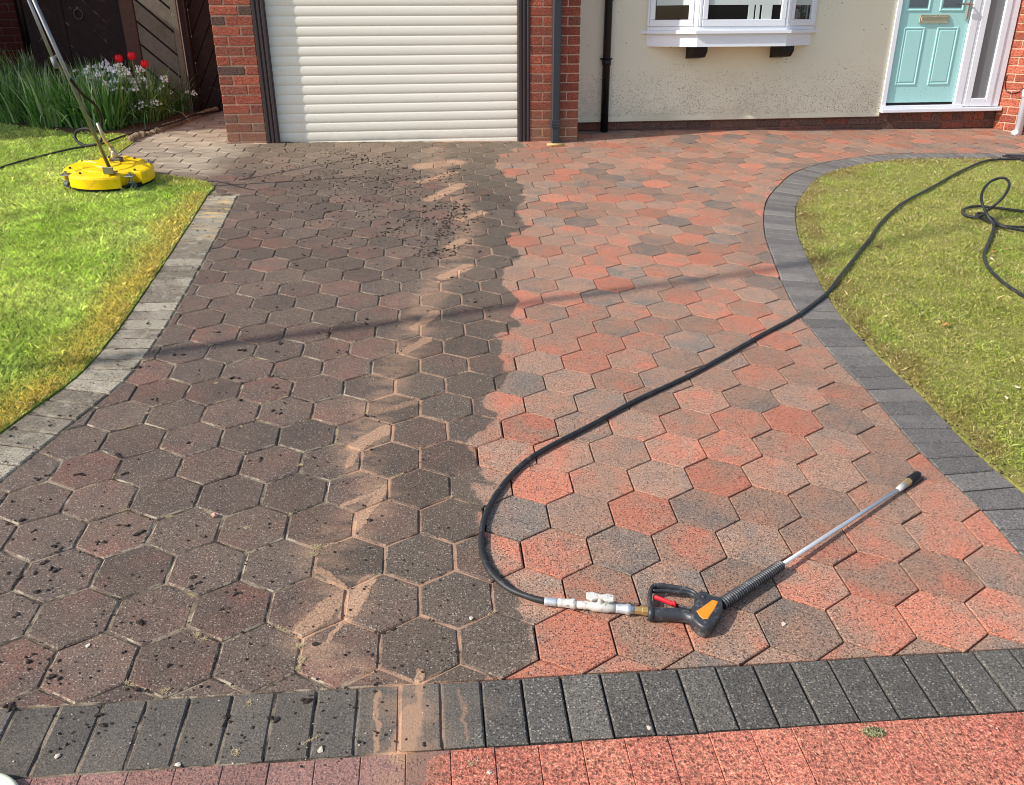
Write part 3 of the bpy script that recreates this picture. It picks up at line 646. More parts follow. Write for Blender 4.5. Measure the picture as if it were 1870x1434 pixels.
# recessed rendered wall
def render_mat():
    t = NT('cream roughcast'); p = t.pos(); x, y, z = t.sep(p)
    n = t.noise(p, 3, 4, .6); c = t.mix(n, srgb(236, 228, 205), srgb(226, 217, 192))
    v = t.n('ShaderNodeTexVoronoi'); t.L(p, v.inputs['Vector']); v.inputs['Scale'].default_value = 110; r = t.sep(v.outputs['Color'])[0]
    lowm = t.math('ADD', t.ramp(z, .10, .62, .62, -.08), t.math('MULTIPLY', t.math('SUBTRACT', t.noise(p, 2.2, 3), .5), .5))
    pit = t.math('MULTIPLY', t.ramp(v.outputs['Distance'], .2, .46, 1, 0), t.ramp(t.math('ADD', r, lowm), .88, .98))
    edge = t.ramp(z, .10, .13); pit = t.math('MULTIPLY', pit, edge)
    c = t.mix(t.math('MULTIPLY', t.ramp(z, .08, .6, .45, 0), t.ramp(t.noise(p, 1.6, 3), .4, .7)), c, srgb(158, 150, 124))
    c = t.mix(t.math('MULTIPLY', pit, .85), c, srgb(84, 80, 66))
    v2 = t.n('ShaderNodeTexVoronoi'); t.L(p, v2.inputs['Vector']); v2.inputs['Scale'].default_value = 24; r2 = t.sep(v2.outputs['Color'])[0]
    c = t.mix(t.math('MULTIPLY', t.ramp(v2.outputs['Distance'], .08, .18, 1, 0), t.ramp(r2, .86, .9)), c, srgb(116, 108, 90))
    t.bump(t.math('ADD', t.noise(p, 70, 3, .6), t.math('MULTIPLY', pit, -.6)), .45, .004); return t.out(c, .9)
m_render = render_mat(); m_white = plain('white upvc', srgb(232, 234, 240), .3, var=.03, scale=3, spec=.5, dirt=(srgb(150, 140, 125), 80, .10))
YW = .40
wl = MB(); P_ = [(2.50, YW), (5.488, YW)]
wl.box(2.498, 5.488, YW, YW + .2, .078, 2.5, 0, .004); wl.box(2.499, 5.488, YW - .006, YW, .074, .100, 0, .002)
part('rendered_wall', wl, m_render, house)
part('rendered_wall', MB().box(5.488, 6.70, YW + .002, YW + .2, 2.12, 2.5), m_render, house)
pl = part('plinth', MB().box(2.49, 5.49, YW + .030, YW + .2, -.16, .074).box(5.49, 6.72, YW + .030, YW + .2, -.16, .110), m_mortar2, house)
brickwall(pl, Matrix.Translation((2.50, YW + .022, 0)), 2.985, -.1465, 3, lambda k: [.215], m_brick_s, off=.1, tones=lambda k, i: cr(.1, .5))
brickwall(pl, Matrix.Translation((5.495, YW + .022, 0)), 1.21, -.125, 2, lambda k: [.215], m_brick_s, tones=lambda k, i: cr(.2, .6))
brickwall(pl, Matrix.Translation((5.495, YW + .022, 0)), 1.21, .022, 1, lambda k: [.1], m_brick_s, h=.085, tones=lambda k, i: cr(.1, .6))
# bay window
bay = empty('bay_window', (0, YW, .8), parent=house)
def bayprism(pts, z0, z1, m, name, ch=0): 
    mb = MB().prism([(x, y - YW) for x, y in pts], z0 - .8, z1 - .8, ch); return part(name, mb, m, bay)
B0, B1, B2, B3 = (3.128, .40), (3.52, .085), (4.37, .085), (4.759, .40)
bayprism([B0, B1, B2, B3], .806, .832, m_white, 'sill', .003)
bayprism([(3.185, .399), (3.545, .112), (4.345, .112), (4.705, .399)], .702, .806, m_white, 'apron')
bayprism([(3.165, .399), (3.535, .105), (4.355, .105), (4.722, .399)], 1.95, 2.2, m_white, 'bay_head')
m_glass = NT('window glass'); m_glass.b.inputs['Specular IOR Level'].default_value = .25; m_glass = m_glass.out(srgb(16, 17, 20), .03)
m_blind = plain('pale blind', srgb(196, 204, 200), .8, var=.03, scale=5)
def facet(p, q, panes, extra):
    """one flat side of the bay between plan points p and q; panes = fractions"""
    P0, Q0 = Vector(p), Vector(q); d = (Q0 - P0); L_ = d.length; d.normalize(); ang = math.atan2(d.y, d.x)
    Mx = Matrix.Translation((P0.x, P0.y - YW, -.8)) @ Matrix.Rotation(ang, 4, 'Z')
    fr = MB()
    def bx(a, b, y0, y1, z0, z1, bev=.004): s = len(fr.v); fr.box(a * L_, b * L_, y0, y1, z0, z1, 0, bev); fr.xf(Mx, s)
    bx(0, 1, .0, .055, .832, .862); bx(0, 1, 0, .055, 1.9, 1.95)
    for a, b in extra: bx(a, b, -.004, .05, .862, 1.9)
    for a, b in panes:
        bx(a, b, -.008, .045, .8625, .915); bx(a, a + .045 / L_, -.008, .045, .9155, 1.9); bx(b - .045 / L_, b, -.008, .045, .9155, 1.9)
        gp = MB().box((a * L_) + .046, (b * L_) - .046, .012, .016, .916, 1.9); gp.xf(Mx); part('pane', gp, m_glass, bay)
        bl = MB().box((a * L_) + .05, (b * L_) - .05, .007, .0115, 1.028, 1.9); bl.xf(Mx); part('blind', bl, m_blind, bay)
    part('window_frame', fr, m_white, bay)
facet((3.175, .375), (3.548, .118), [(.05, .90)], [(0, .045), (.905, 1)])
facet((3.55, .118), (4.345, .118), [(.035, .965)], [(0, .03), (.97, 1)])
facet((4.347, .118), (4.715, .375), [(.08, .90)], [(0, .075), (.905, 1)])
cu = MB()
for a, b in ((3.98, 4.03), (4.045, 4.08), (4.10, 4.19)): cu.box(a, b, .122 - YW, .1285 - YW, .917 - .8, 1.027 - .8)
part('curtain', cu, m_blind, bay)
m_dark = plain('dark stained timber', srgb(34, 28, 28), .6, var=.3, scale=30)
for x0, x1 in ((3.55, 3.672), (4.335, 4.462)):
    mb = MB(); mb.add([(x, y - YW, z - .8) for x in (x0, x1) for y, z in ((.40, .702), (.19, .702), (.19, .66), (.24, .615), (.40, .60))], [(0, 1, 2, 3, 4), (9, 8, 7, 6, 5), (0, 5, 6, 1), (1, 6, 7, 2), (2, 7, 8, 3), (3, 8, 9, 4)]); part('bracket', mb, m_dark, bay)
# downpipes
m_grey = plain('grey plastic pipe', srgb(50, 53, 58), .4, var=.06, scale=9, spec=.45); m_black = plain('black plastic pipe', srgb(16, 16, 19), .35, spec=.4)
dp = MB().box(2.264, 2.330, -.072, -.006, -.052, 2.4, 0, .007); dp.box(2.258, 2.336, -.078, -.003, .085, .10, 0, .003).box(2.260, 2.334, -.076, -.004, .10, .145, 0, .003)
part('downpipe', dp, m_grey, house)
part('downpipe', MB().tube([(2.82, YW - .045, -.03), (2.82, YW - .045, 2.4)], .034, 20).tube([(2.82, YW - .045, .555), (2.82, YW - .045, .60)], .041, 20).box(2.77, 2.87, YW - .05, YW, .60, .612), m_black, house, True)
# front door set
dr = empty('front_door', (5.49, YW, .17), parent=house)
DB = Matrix.Translation((-5.49, -YW, -.17))
def dpart(name, mb, m, sm=False): mb.xf(DB); return part(name, mb, m, dr, sm)
def mint_mat():
    t = NT('mint door'); p = t.pos(); z = t.sep(p)[2]; c = t.mix(t.noise(p, 2, 2), srgb(168, 218, 214), srgb(174, 222, 218))
    v = t.n('ShaderNodeTexVoronoi'); t.L(p, v.inputs['Vector']); v.inputs['Scale'].default_value = 62; r = t.sep(v.outputs['Color'])[0]
    sp = t.math('MULTIPLY', t.ramp(v.outputs['Distance'], .10, .26, 1, 0), t.ramp(t.math('ADD', r, t.ramp(z, .18, .5, .22, -.12)), .86, .92)); c = t.mix(t.math('MULTIPLY', sp, .7), c, srgb(70, 84, 80)); return t.out(c, .4)
m_mint = mint_mat(); m_chrome = plain('chrome', srgb(200, 190, 170), .18, 1.0, var=.05); m_grey_glass = plain('frosted grey glass', srgb(120, 122, 124), .25, var=.04, scale=3, spec=.6)
m_dglass = plain('dark door glass', srgb(84, 96, 106), .12, spec=.7)
dpart('frame', MB().box(5.488, 5.533, YW - .012, YW + .06, .165, 2.1, 0, .003).box(6.228, 6.300, YW - .014, YW + .06, .165, 2.1, 0, .003).box(6.303, 6.325, YW - .010, YW + .06, .145, 2.1, 0, .003), m_white)
dpart('frame', MB().box(6.327, 6.390, YW - .016, YW + .05, .148, 2.1, 0, .004).box(6.547, 6.610, YW - .016, YW + .05, .148, 2.1, 0, .004).box(6.6105, 6.692, YW - .008, YW + .05, .148, 2.1, 0, .003).box(6.3905, 6.5465, YW - .016, YW + .05, .148, .222, 0, .004), m_white)
dpart('side_pane', MB().box(6.391, 6.546, YW + .004, YW + .010, .223, 2.05), m_grey_glass)
dpart('threshold', MB().box(5.486, 6.705, YW - .055, YW + .05, .108, .142, 0, .004).box(5.49, 6.31, YW - .03, YW + .04, .1425, .168, 0, .003), m_white)
leaf = MB().box(5.536, 6.225, YW + .012, YW + .05, .192, 2.07, 0, .003); dpart('door_leaf', leaf, m_mint); dpart('seal', MB().box(5.536, 6.225, YW + .02, YW + .05, .1685, .1915), m_black)
def moulding(x0, x1, z0, z1, fill):
    mb = MB(); yb = YW + .012; w = .016
    def ring(i, y): return [(x0 + i, y, z0 + i), (x1 - i, y, z0 + i), (x1 - i, y, z1 - i), (x0 + i, y, z1 - i)]
    levels = [ring(0, yb), ring(.006, yb - .007), ring(.013, yb - .007), ring(.022, yb - .001), ring(.034, yb - .006 if fill else yb - .001)]
    vs = [q for l in levels for q in l]; fs = []
    for l in range(4):
        for k in range(4): q = (k + 1) % 4; fs.append((l * 4 + k, l * 4 + q, l * 4 + 4 + q, l * 4 + 4 + k))
    if fill: fs.append((16, 17, 18, 19))
    mb.add(vs, fs); return dpart('door_panel', mb, m_mint)
moulding(5.598, 5.808, .345, .845, True); moulding(5.925, 6.140, .345, .845, True); moulding(5.582, 5.820, .975, 1.9, False); moulding(5.912, 6.150, .975, 1.9, False)
dpart('door_glass', MB().box(5.612, 5.790, YW + .008, YW + .0115, 1.006, 1.87), m_dglass); dpart('door_glass', MB().box(5.942, 6.120, YW + .008, YW + .0115, 1.006, 1.87), m_dglass)
dpart('letterbox', MB().box(5.728, 6.018, YW - .002, YW + .012, .876, .948, 0, .005).box(5.742, 6.004, YW - .010, YW - .002, .892, .936, 0, .004), m_chrome)
hm = plain('handle metal', srgb(170, 160, 155), .3, .8, var=.1)
dpart('handle', MB().box(6.178, 6.206, YW - .004, YW + .012, .90, 1.13, 0, .006).tube([(6.192, YW - .004, 1.03), (6.192, YW - .045, 1.03), (6.155, YW - .05, 1.035), (6.09, YW - .05, 1.035)], .009, 10), hm, False)
# brick wing on the right
wa, wb = Vector((6.702, .415)), Vector((6.955, -.27)); wv = (wb - wa); wlen = wv.length; wang = math.atan2(wv.y, wv.x)
Mw = Matrix.Translation((wa.x, wa.y, 0)) @ Matrix.Rotation(wang, 4, 'Z')
wing = part('brick_wing', MB().box(.002, wlen, .006, .2, -.16, 2.5).xf(Mw), m_mortar, house)
m_brick_o = brick_mat('orange red brick', 'obj', False)
for nd in m_brick_o.node_tree.nodes:
    pass
brickwall(wing, Mw, wlen, -.138, 33, lambda k: [.1, .215] if k % 2 else [.205, .1], m_brick_o, tones=lambda k, i: cr(.75, 1.1))
def on_wing(u, v, off=.01):
    nrm = Vector((math.sin(wang), -math.cos(wang), 0)); 
    if nrm.dot(Vector((-1, -1, 0))) < 0: nrm = -nrm
    p0 = Vector((wa.x, wa.y, 0)) + nrm * off; d = Vector(A @ ray(u, v)); c = W(CP); t = (p0 - c).dot(nrm) / d.dot(nrm); return c + d * t
part('cable', MB().tube(spline([on_wing(1839, 138), on_wing(1836, 150), on_wing(1837, 165), on_wing(1846, 170), on_wing(1858, 169), on_wing(1866, 164), on_wing(1872, 158)], .01), .0035, 8), m_black, house, True)
bp = W(g(1858, 246)); m_wpipe = plain('white plastic pipe', srgb(220, 226, 238), .35, var=.04)
part('downpipe', MB().tube([(bp.x, bp.y, bp.z - .02), (bp.x, bp.y, 2.4)], .034, 18).tube([(bp.x, bp.y, bp.z + .33), (bp.x, bp.y, bp.z + .40)], .039, 18).tube([(bp.x - .05, bp.y + .0, bp.z + .008), (bp.x + .01, bp.y, bp.z + .03)], .03, 12), m_wpipe, house, True)
# garage body behind the front (keeps the sun off the recessed wall as in the photo) and roof edge
part('garage_wall', MB().box(2.30, 2.496, .406, .60, -.12, 2.5).box(-.41, -.25, .31, 6.0, -.1, 2.5).box(1.9, 2.29, .31, 6.0, -.1, 2.5), m_brick_s, house)
part('roof', MB().box(-.6, 2.65, -.15, 6.2, 2.501, 2.62).box(2.66, 7.3, .2, 6.2, 2.501, 2.62), m_frame, house)
# ================================================================== gate, fence, neighbouring wall
m_wood_d = plain('shade darkened creosoted board', srgb(40, 25, 23), .8, var=.4, scale=25, bump=.5, dirt=(srgb(78, 62, 56), 14, .25))  # brown creosote, darkened further so the colour carries the corner's shade
m_wood_g = plain('weathered grey board', srgb(112, 104, 92), .85, var=.35, scale=30, bump=.5, dirt=(srgb(86, 86, 66), 6, .5))
def boards(parent, x0, x1, z0, z1, y, ang, wdt, gap, m, th=.018, name='board'):
    """diagonal boards clipped to a rectangle"""
    d = Vector((math.cos(ang), math.sin(ang))); n_ = Vector((-d.y, d.x)); c = Vector(((x0 + x1) / 2, (z0 + z1) / 2)); R_ = math.hypot(x1 - x0, z1 - z0)
    k = -int(R_ / wdt) - 1
    while k * (wdt + gap) < R_:
        a = k * (wdt + gap); q = [c + d * s * R_ + n_ * (a + b) for s, b in ((-1, 0), (1, 0), (1, wdt), (-1, wdt))]
        pl = clean(clip([tuple(t) for t in q], [(x0, z0), (x1, z0), (x1, z1), (x0, z1)]))
        if len(pl) >= 3 and area(pl) > .0006:
            mb = MB().prism(pl, -th, cr(-.002, .002), .003); mb.v = [(px, y - pz, pyy) for px, pyy, pz in mb.v]; part(name, mb, m, parent)
        k += 1
YG = 1.30
xg = lambda u: w_at(u, 150, YG).x
zg = lambda u, v: w_at(u, v, YG).z
x75, x130, x237, x262, x345 = xg(72), xg(136), xg(243), xg(268), xg(344)
gt = tag(empty('garden_gate', ((x75 + x237) / 2, YG, 0)), 'dark brown chevron boarded gate with ring handle behind the flower bed', 'gate'); GO = Vector(((x75 + x237) / 2, YG, 0))
def rel(o, G_): o.data.transform(Matrix.Translation(-G_)); return o
class Sub:  # build in absolute world coordinates under a shifted empty
    pass
def boards_rel(parent, origin, *a, **k):
    n0 = len(parent.children); boards(parent, *a, **k)
    for c in list(parent.children)[n0:]: c.data.transform(Matrix.Translation(-origin))
zt = 1.75
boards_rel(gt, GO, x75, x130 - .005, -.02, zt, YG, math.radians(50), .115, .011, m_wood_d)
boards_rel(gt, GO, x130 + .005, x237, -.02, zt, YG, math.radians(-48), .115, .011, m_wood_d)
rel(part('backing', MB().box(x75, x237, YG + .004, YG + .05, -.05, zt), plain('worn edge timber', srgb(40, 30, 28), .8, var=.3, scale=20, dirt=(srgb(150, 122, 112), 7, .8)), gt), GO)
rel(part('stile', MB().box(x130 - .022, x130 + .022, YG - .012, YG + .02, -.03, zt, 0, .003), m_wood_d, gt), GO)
rc_ = w_at(143, 26, YG - .01)
ringp = [rc_ + Vector((math.cos(a) * .036, 0, math.sin(a) * .042)) for a in np.linspace(0, 2 * math.pi, 25)]
m_iron = plain('worn iron', srgb(92, 88, 84), .5, .6)
rel(part('ring_handle', MB().tube(ringp, .005, 8).tube([rc_ + Vector((0, 0, .05)), rc_ + Vector((0, .02, .05))], .012, 8), m_iron, gt, True), GO)
ps = part('gate_post', MB().box(x237 + .002, x262, YG - .03, YG + .06, -.05, 1.9, 0, .006), plain('brown post', srgb(84, 62, 54), .8, var=.3, scale=20, bump=.4), None); tag(ps, 'brown timber post between dark gate and grey fence panel', 'post')
fo = Vector(((x262 + x345) / 2, YG - .02, 0)); fp = tag(empty('fence_panel', fo), 'sunlit weathered grey fence panel with slanting boards right of the tulips', 'fence')
fb = zg(300, 192)
boards_rel(fp, fo, x262 + .006, x345 - .055, fb + .02, 1.75, YG - .02, math.radians(-43), .125, .016, m_wood_g)
rel(part('stile', MB().box(x345 - .052, x345, YG - .036, YG, fb - .02, 1.78, 0, .004), m_wood_g, fp), fo)
rel(part('rail', MB().box(x262 + .004, x345 - .054, YG - .01, YG + .01, fb, fb + .08, 0, .003), m_wood_g, fp), fo)
rel(part('backing', MB().box(x262 + .004, x345 - .054, YG + .012, YG + .02, fb + .081, 1.74), m_dark, fp), fo)
xc0, xc1 = x345 + .012, -.415
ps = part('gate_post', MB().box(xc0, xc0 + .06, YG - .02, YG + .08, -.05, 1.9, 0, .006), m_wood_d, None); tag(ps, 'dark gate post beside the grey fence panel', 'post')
ro = Vector(((xc0 + xc1) / 2, YG + .05, 0)); rg = tag(empty('side_gate', ro), 'dark side gate of slanting boards between fence and garage pier', 'gate')
zb = w_at(385, 200, YG).z
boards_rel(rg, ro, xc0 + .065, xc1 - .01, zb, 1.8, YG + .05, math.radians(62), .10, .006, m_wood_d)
rel(part('backing', MB().box(xc0 + .065, xc1 - .01, YG + .075, YG + .09, zb - .03, 1.8), m_dark, rg), ro)
# neighbouring wall
YN = 2.6; xn0, xn1 = w_at(-60, 60, YN).x, w_at(78, 60, YN).x
nw = part('brick_wall', MB().box(xn0, xn1, YN + .006, YN + .2, -.3, 2.6), m_mortar2, None); tag(nw, 'shade darkened red brick wall in shade at the top left corner', 'wall')
m_brick_n = plain('shade darkened red brick', srgb(96, 46, 36), .9, var=.3, scale=60, bump=.4)  # red brick with the corner's shade darkened into its colour
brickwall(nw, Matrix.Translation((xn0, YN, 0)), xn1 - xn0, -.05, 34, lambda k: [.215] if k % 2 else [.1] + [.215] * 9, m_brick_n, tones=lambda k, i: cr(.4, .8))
xp = w_at(52, 60, YN).x; dpn = part('downpipe', MB().tube([(xp, YN - .06, -.2), (xp, YN - .06, 2.5)], .05, 14), m_black, nw, True)
# unseen neighbouring building added on the left to shade the gate corner
sb = part('shade_block', MB().box(xn0 - 3.2, xn0 - .3, -.2, 3.2, -.4, 2.9), m_brick_s, None); tag(sb, 'brick outbuilding added unseen on the left to shade the gate corner', 'building')
# ================================================================== planting
def leaf_clump(root, name, c, n, L0, L1, spread, cols, wid=.009, seed=1, seg=5, rad=.12, droop=1.0, zbase=.01):
    r = np.random.default_rng(seed); V = []; T = []; Cc = []
    for k in range(n):
        a = r.uniform(0, 2 * np.pi); q = r.uniform(0, 1) ** .5 * rad; bx0, by0 = c[0] + math.cos(a) * q, c[1] + math.sin(a) * q
        la = a + r.normal(0, .6); L_ = r.uniform(L0, L1); lean = abs(r.normal(0, spread)) + .08; w0 = wid * r.uniform(.6, 1.3); b = len(V); col = cols[r.integers(len(cols))] * r.uniform(.7, 1.25)
        px, py, pz = bx0, by0, zbase; th = lean * .4; wd_ = (-math.sin(la), math.cos(la))
        for i in range(seg + 1):
            f = i / seg; ww = w0 * (1 - f ** 2.5) * .5 + .0004; V += [(px - wd_[0] * ww, py - wd_[1] * ww, pz), (px + wd_[0] * ww, py + wd_[1] * ww, pz)]
            th += lean * droop * (.35 + f) / seg * 1.6; s = L_ / seg; px += math.cos(la) * math.sin(th) * s; py += math.sin(la) * math.sin(th) * s; pz = max(.006, pz + math.cos(th) * s)
        for i in range(seg): T.append((b + 2 * i, b + 2 * i + 1, b + 2 * i + 3, b + 2 * i + 2)); Cc.append(col)
    me = bpy.data.meshes.new(name); me.from_pydata(V, [], T); at = me.attributes.new('bladecol', 'FLOAT_COLOR', 'FACE'); at.data.foreach_set('color', [q for col in Cc for q in (*col, 1)])
    me.materials.append(m_blade); o = bpy.data.objects.new(name, me); COL.objects.link(o); o.parent = root; return o
GCOL = [lin(94, 146, 62), lin(120, 168, 78), lin(66, 116, 58), lin(148, 186, 98), lin(190, 210, 160)]
spots = [((30, 214), 'tall strappy clump at the left picture edge'), ((92, 222), 'tall strappy clump second from the left edge'), ((-30, 200), 'leafy clump partly cut off by the left picture edge'), ((60, 182), 'rear strappy clump in front of the shaded brick wall'), ((150, 222), 'dense strappy clump behind the cleaner handle'), ((125, 188), 'rear strappy clump in front of the dark gate'), ((195, 226), 'strappy clump right of the cleaner handle'), ((185, 195), 'strappy clump below the left tulip')]
for k, ((u, v), lab) in enumerate(spots):
    p = g(u, v + 8); o = tag(empty('leafy_clump', p, True), lab, 'plant', 'strappy leaf clumps in the flower bed'); leaf_clump(o, 'foliage', (0, 0), 260, .28, .54, .5 if k in (0, 1, 4, 6) else .3, GCOL, .016, 20 + k, rad=.17)
m_petal = plain('white petal', srgb(236, 240, 232), .6, var=.05); m_stem = plain('green stem', srgb(110, 146, 70), .6)
def bells(root, n, rad, h0, h1, seed):
    r = np.random.default_rng(seed); mb = MB(); st = MB()
    for k in range(n):
        a, q = r.uniform(0, 6.28), r.uniform(0, 1) ** .5 * rad; h = r.uniform(h0, h1); lx, ly = math.cos(a) * q, math.sin(a) * q; t = Vector((lx * 1.6, ly * 1.6, h)); st.tube([(lx * .5, ly * .5, 0), (lx, ly, h * .6), t], .0022, 4)
        for j in range(r.integers(4, 8)):
            b = r.uniform(0, 6.28); c = t + Vector((math.cos(b) * .02, math.sin(b) * .02, r.uniform(-.02, .012))); s = r.uniform(.7, 1.2)
            pts = [c + Vector((math.cos(6.28 * i / 6) * .0115 * s, math.sin(6.28 * i / 6) * .0115 * s, -.019 * s)) for i in range(6)]; mb.add([c] + pts, [(0, 1 + i, 1 + (i + 1) % 6) for i in range(6)])
    o = mb.build('flower_heads', m_petal, root); tag(o, kind='stuff'); o = st.build('flower_stems', m_stem, root); tag(o, kind='stuff')
for k, ((u, v), lab, n) in enumerate([((228, 224), 'white flowering clump under the three tulips', 70), ((272, 220), 'white flowering clump sprawling over the path edge', 34), ((318, 206), 'small white flowering clump nearest the side gate', 14), ((240, 200), 'white flowering clump in front of the grey fence panel', 70), ((198, 214), 'white flowering clump left of the tulips behind the cleaner', 36)]):
    o = tag(empty('white_flower_clump', g(u, v), True), lab, 'plant', 'white flowering clumps'); leaf_clump(o, 'foliage', (0, 0), 280 if k != 2 else 130, .24, .52, .6, GCOL, .008, 60 + k, rad=.17, droop=1.3); bells(o, n, .15, .15 if k in (1, 2) else .30, .38 if k in (1, 2) else .47, 80 + k)
o = tag(empty('broad_leaf_plant', g(212, 238), True), 'low plant with broad pale green leaves at the front of the bed', 'plant')
for k in range(9):
    a = k * .7; mb = MB(); L_ = cr(.07, .12); n = 6; vs = []
    for i in range(n + 1):
        f = i / n; ww = .026 * math.sin(math.pi * min(1, f * .9 + .08)); z = .02 + L_ * .8 * f - .05 * f * f; vs += [(f * L_, -ww, z), (f * L_, 0, z - .006), (f * L_, ww, z)]
    mb.add(vs, [(3 * i + j, 3 * i + j + 1, 3 * i + j + 4, 3 * i + j + 3) for i in range(n) for j in (0, 1)]); mb.xf(Matrix.Rotation(a, 4, 'Z')); lf = mb.build('leaf', plain('broad leaf', srgb(128, 160, 90), .45, var=.2, scale=20) if k == 0 else lf.data.materials[0], o, True)
m_tulip = NT('tulip petal'); m_tulip.b.inputs['Subsurface Weight'].default_value = 0; m_tulip = m_tulip.out(srgb(226, 24, 42), .45)
for (u, v), lab in [((217, 108), 'left red tulip, lowest on its own stem'), ((240, 103), 'middle red tulip, the tallest and largest'), ((264, 118), 'right red tulip half among white flowers')]:
    y = .78; hp = w_at(u, v, y); ft = np.array(hp); 
    gp = HO + HX * hp.x + HY * hp.y; t_ = -gp[2] / HV[2]; base = W(gp + HV * t_)
    o = tag(empty('tulip', base), lab, 'tulip', 'red tulips'); H = hp.z - base.z
    part('stem', MB().tube(spline([(0, 0, 0), (.01, .0, H * .5), (0, 0, H - .025)], .05), .004, 6), m_stem, o, True)
    fl = MB()
    for k in range(6):
        a0 = k * math.pi / 3; R_ = .035 if k % 2 else .031; vs = []; n, m_ = 6, 4
        for i in range(n + 1):
            f = i / n; rr = R_ * math.sin(math.pi * (f * .72 + .12)) ** .7; zz = -.03 + f * .066
            for j in range(m_ + 1):
                aa = a0 + (j / m_ - .5) * 1.25 * (1 - .75 * f ** 3); vs.append((math.cos(aa) * rr, math.sin(aa) * rr, H + zz))
        fl.add(vs, [(i * (m_ + 1) + j, i * (m_ + 1) + j + 1, (i + 1) * (m_ + 1) + j + 1, (i + 1) * (m_ + 1) + j) for i in range(n) for j in range(m_)])
    part('flower_head', fl, m_tulip, o, True)
# small scalloped edging stones of the bed
m_stone = plain('edging stone', srgb(138, 118, 94), .9, var=.35, scale=40, bump=.8)
se = spline([g(236, 262), g(252, 252), g(275, 246), g(305, 235), g(335, 225), g(362, 214), g(388, 206), g(402, 203)], .002)
st_me = [MB().prism([(-.028, -.02), (-.014, -.026), (.016, -.024), (.029, -.012), (.027, .016), (.01, .024), (-.02, .022)], -.02, h, .012).mesh('edging_stone', m_stone) for h in (.03, .038, .045)]
L_ = 0; last = None; se_o = tag(empty('bed_edging', g(305, 235), True), 'row of small rounded stones edging the flower bed along the path', 'edging')
acc = 0
for a, b in zip(se[:-1], se[1:]):
    acc += (b - a).length
    if acc > .062: acc = 0; link('edging_stone', random.choice(st_me), se_o, (Vector((a.x, a.y, 0)) - Vector(g(305, 235))), (cr(-.2, .2), cr(-.2, .2), cr(0, 6)))
# ================================================================== tree added out of view, its bend traced back from the drive's long shadow
m_caster = plain('caster_bark', srgb(96, 84, 70), .9, var=.3, scale=30, bump=.6)
sp_pts = [(-2.05, 2.91), (-1.58, 3.10), (-.48, 3.52), (.16, 3.80), (1.37, 4.30), (1.96, 4.64), (2.75, 5.12), (3.6, 5.6)]
base = Vector((-3.9, 2.2, 0)); ldv = Vector(ld.tolist()); tr = [Vector((-6.6, 1.25, -.02))]
for (a, b) in sp_pts:
    s = (Vector((a, b)) - Vector((-6.6, 1.25))).dot(Vector((math.cos(SUN_AZ), math.sin(SUN_AZ)))); tr.append(Vector((a, b, 0)) - ldv * (s / math.cos(SUN_EL)))
cvt = spline(tr, .15); shadow_caster = tag(empty('shadow_pole', (-6.6, 1.25, 0), True), 'unseen added tree standing left of the picture on the lawn', 'shadow_caster')
part('caster_stem', MB().tube([q - Vector((-6.6, 1.25, 0)) for q in cvt], [.042 - .017 * i / len(cvt) for i in range(len(cvt))], 10), m_caster, shadow_caster, True)
cwn = MB()
for k in range(14):
    q = cvt[-1 - k * 2]; a = k * 2.4; cwn.tube([q - Vector((-6.6, 1.25, 0)), q - Vector((-6.6, 1.25, 0)) + Vector((math.cos(a) * .25, math.sin(a) * .25, .25))], [.008, .003], 5)
part('caster_twigs', cwn, m_caster, shadow_caster, True)
# ================================================================== surface cleaner
m_yel = plain('yellow plastic', srgb(255, 208, 0), .38, var=.05, scale=8, spec=.45, dirt=(srgb(176, 130, 60), 16, .4)); m_rub = plain('black rubber', srgb(26, 26, 28), .6); m_steel = plain('brushed steel', srgb(150, 150, 150), .38, .85, var=.2, scale=40); m_castor = plain('grey castor wheel', srgb(72, 80, 90), .5)
cc = Vector(g(200, 314, .08)); CLC = (cc.x, cc.y, 0); CR_ = .285
sc_ = tag(empty('surface_cleaner', CLC, True), 'yellow round surface cleaner with castors and steel handle standing on the left lawn', 'surface cleaner')
angs = [math.radians(d) for d in (-140, -38, 42, 140)]
def deck_r(a):
    r = CR_
    for q in angs:
        d = abs((a - q + math.pi) % (2 * math.pi) - math.pi)
        if d < math.radians(15): r = CR_ * (.84 if d < math.radians(11) else .84 + .16 * (d - math.radians(11)) / math.radians(4))
    return r
mb = MB(); n = 144; lv = [(1.0, .036), (1.0, .098), (.985, .110), (.93, .117), (.62, .123), (.60, .128), (.30, .131), (.28, .138), (.02, .140)]; vs = []
for f, z in lv:
    for k in range(n):
        a = 2 * math.pi * k / n; r = (deck_r(a) if f > .9 else CR_) * f; zz = z
        if .3 < f < .95 and any(abs((a - q + math.pi) % (2 * math.pi) - math.pi) < .09 for q in (.3, 1.5, 2.7, 3.9, 5.1)): zz += .009
        vs.append((math.cos(a) * r, math.sin(a) * r, zz))
mb.add(vs, [(l * n + k, l * n + (k + 1) % n, (l + 1) * n + (k + 1) % n, (l + 1) * n + k) for l in range(len(lv) - 1) for k in range(n)]); mb.add([vs[(len(lv) - 1) * n + k] for k in range(0, n, 6)], [tuple(range(24))])
part('deck', mb, m_yel, sc_, False)
for k in range(8): a = .39 + k * math.pi / 4; part('bolt', MB().tube([(math.cos(a) * .235, math.sin(a) * .235, .12), (math.cos(a) * .235, math.sin(a) * .235, .129)], .008, 6), m_rub, sc_)
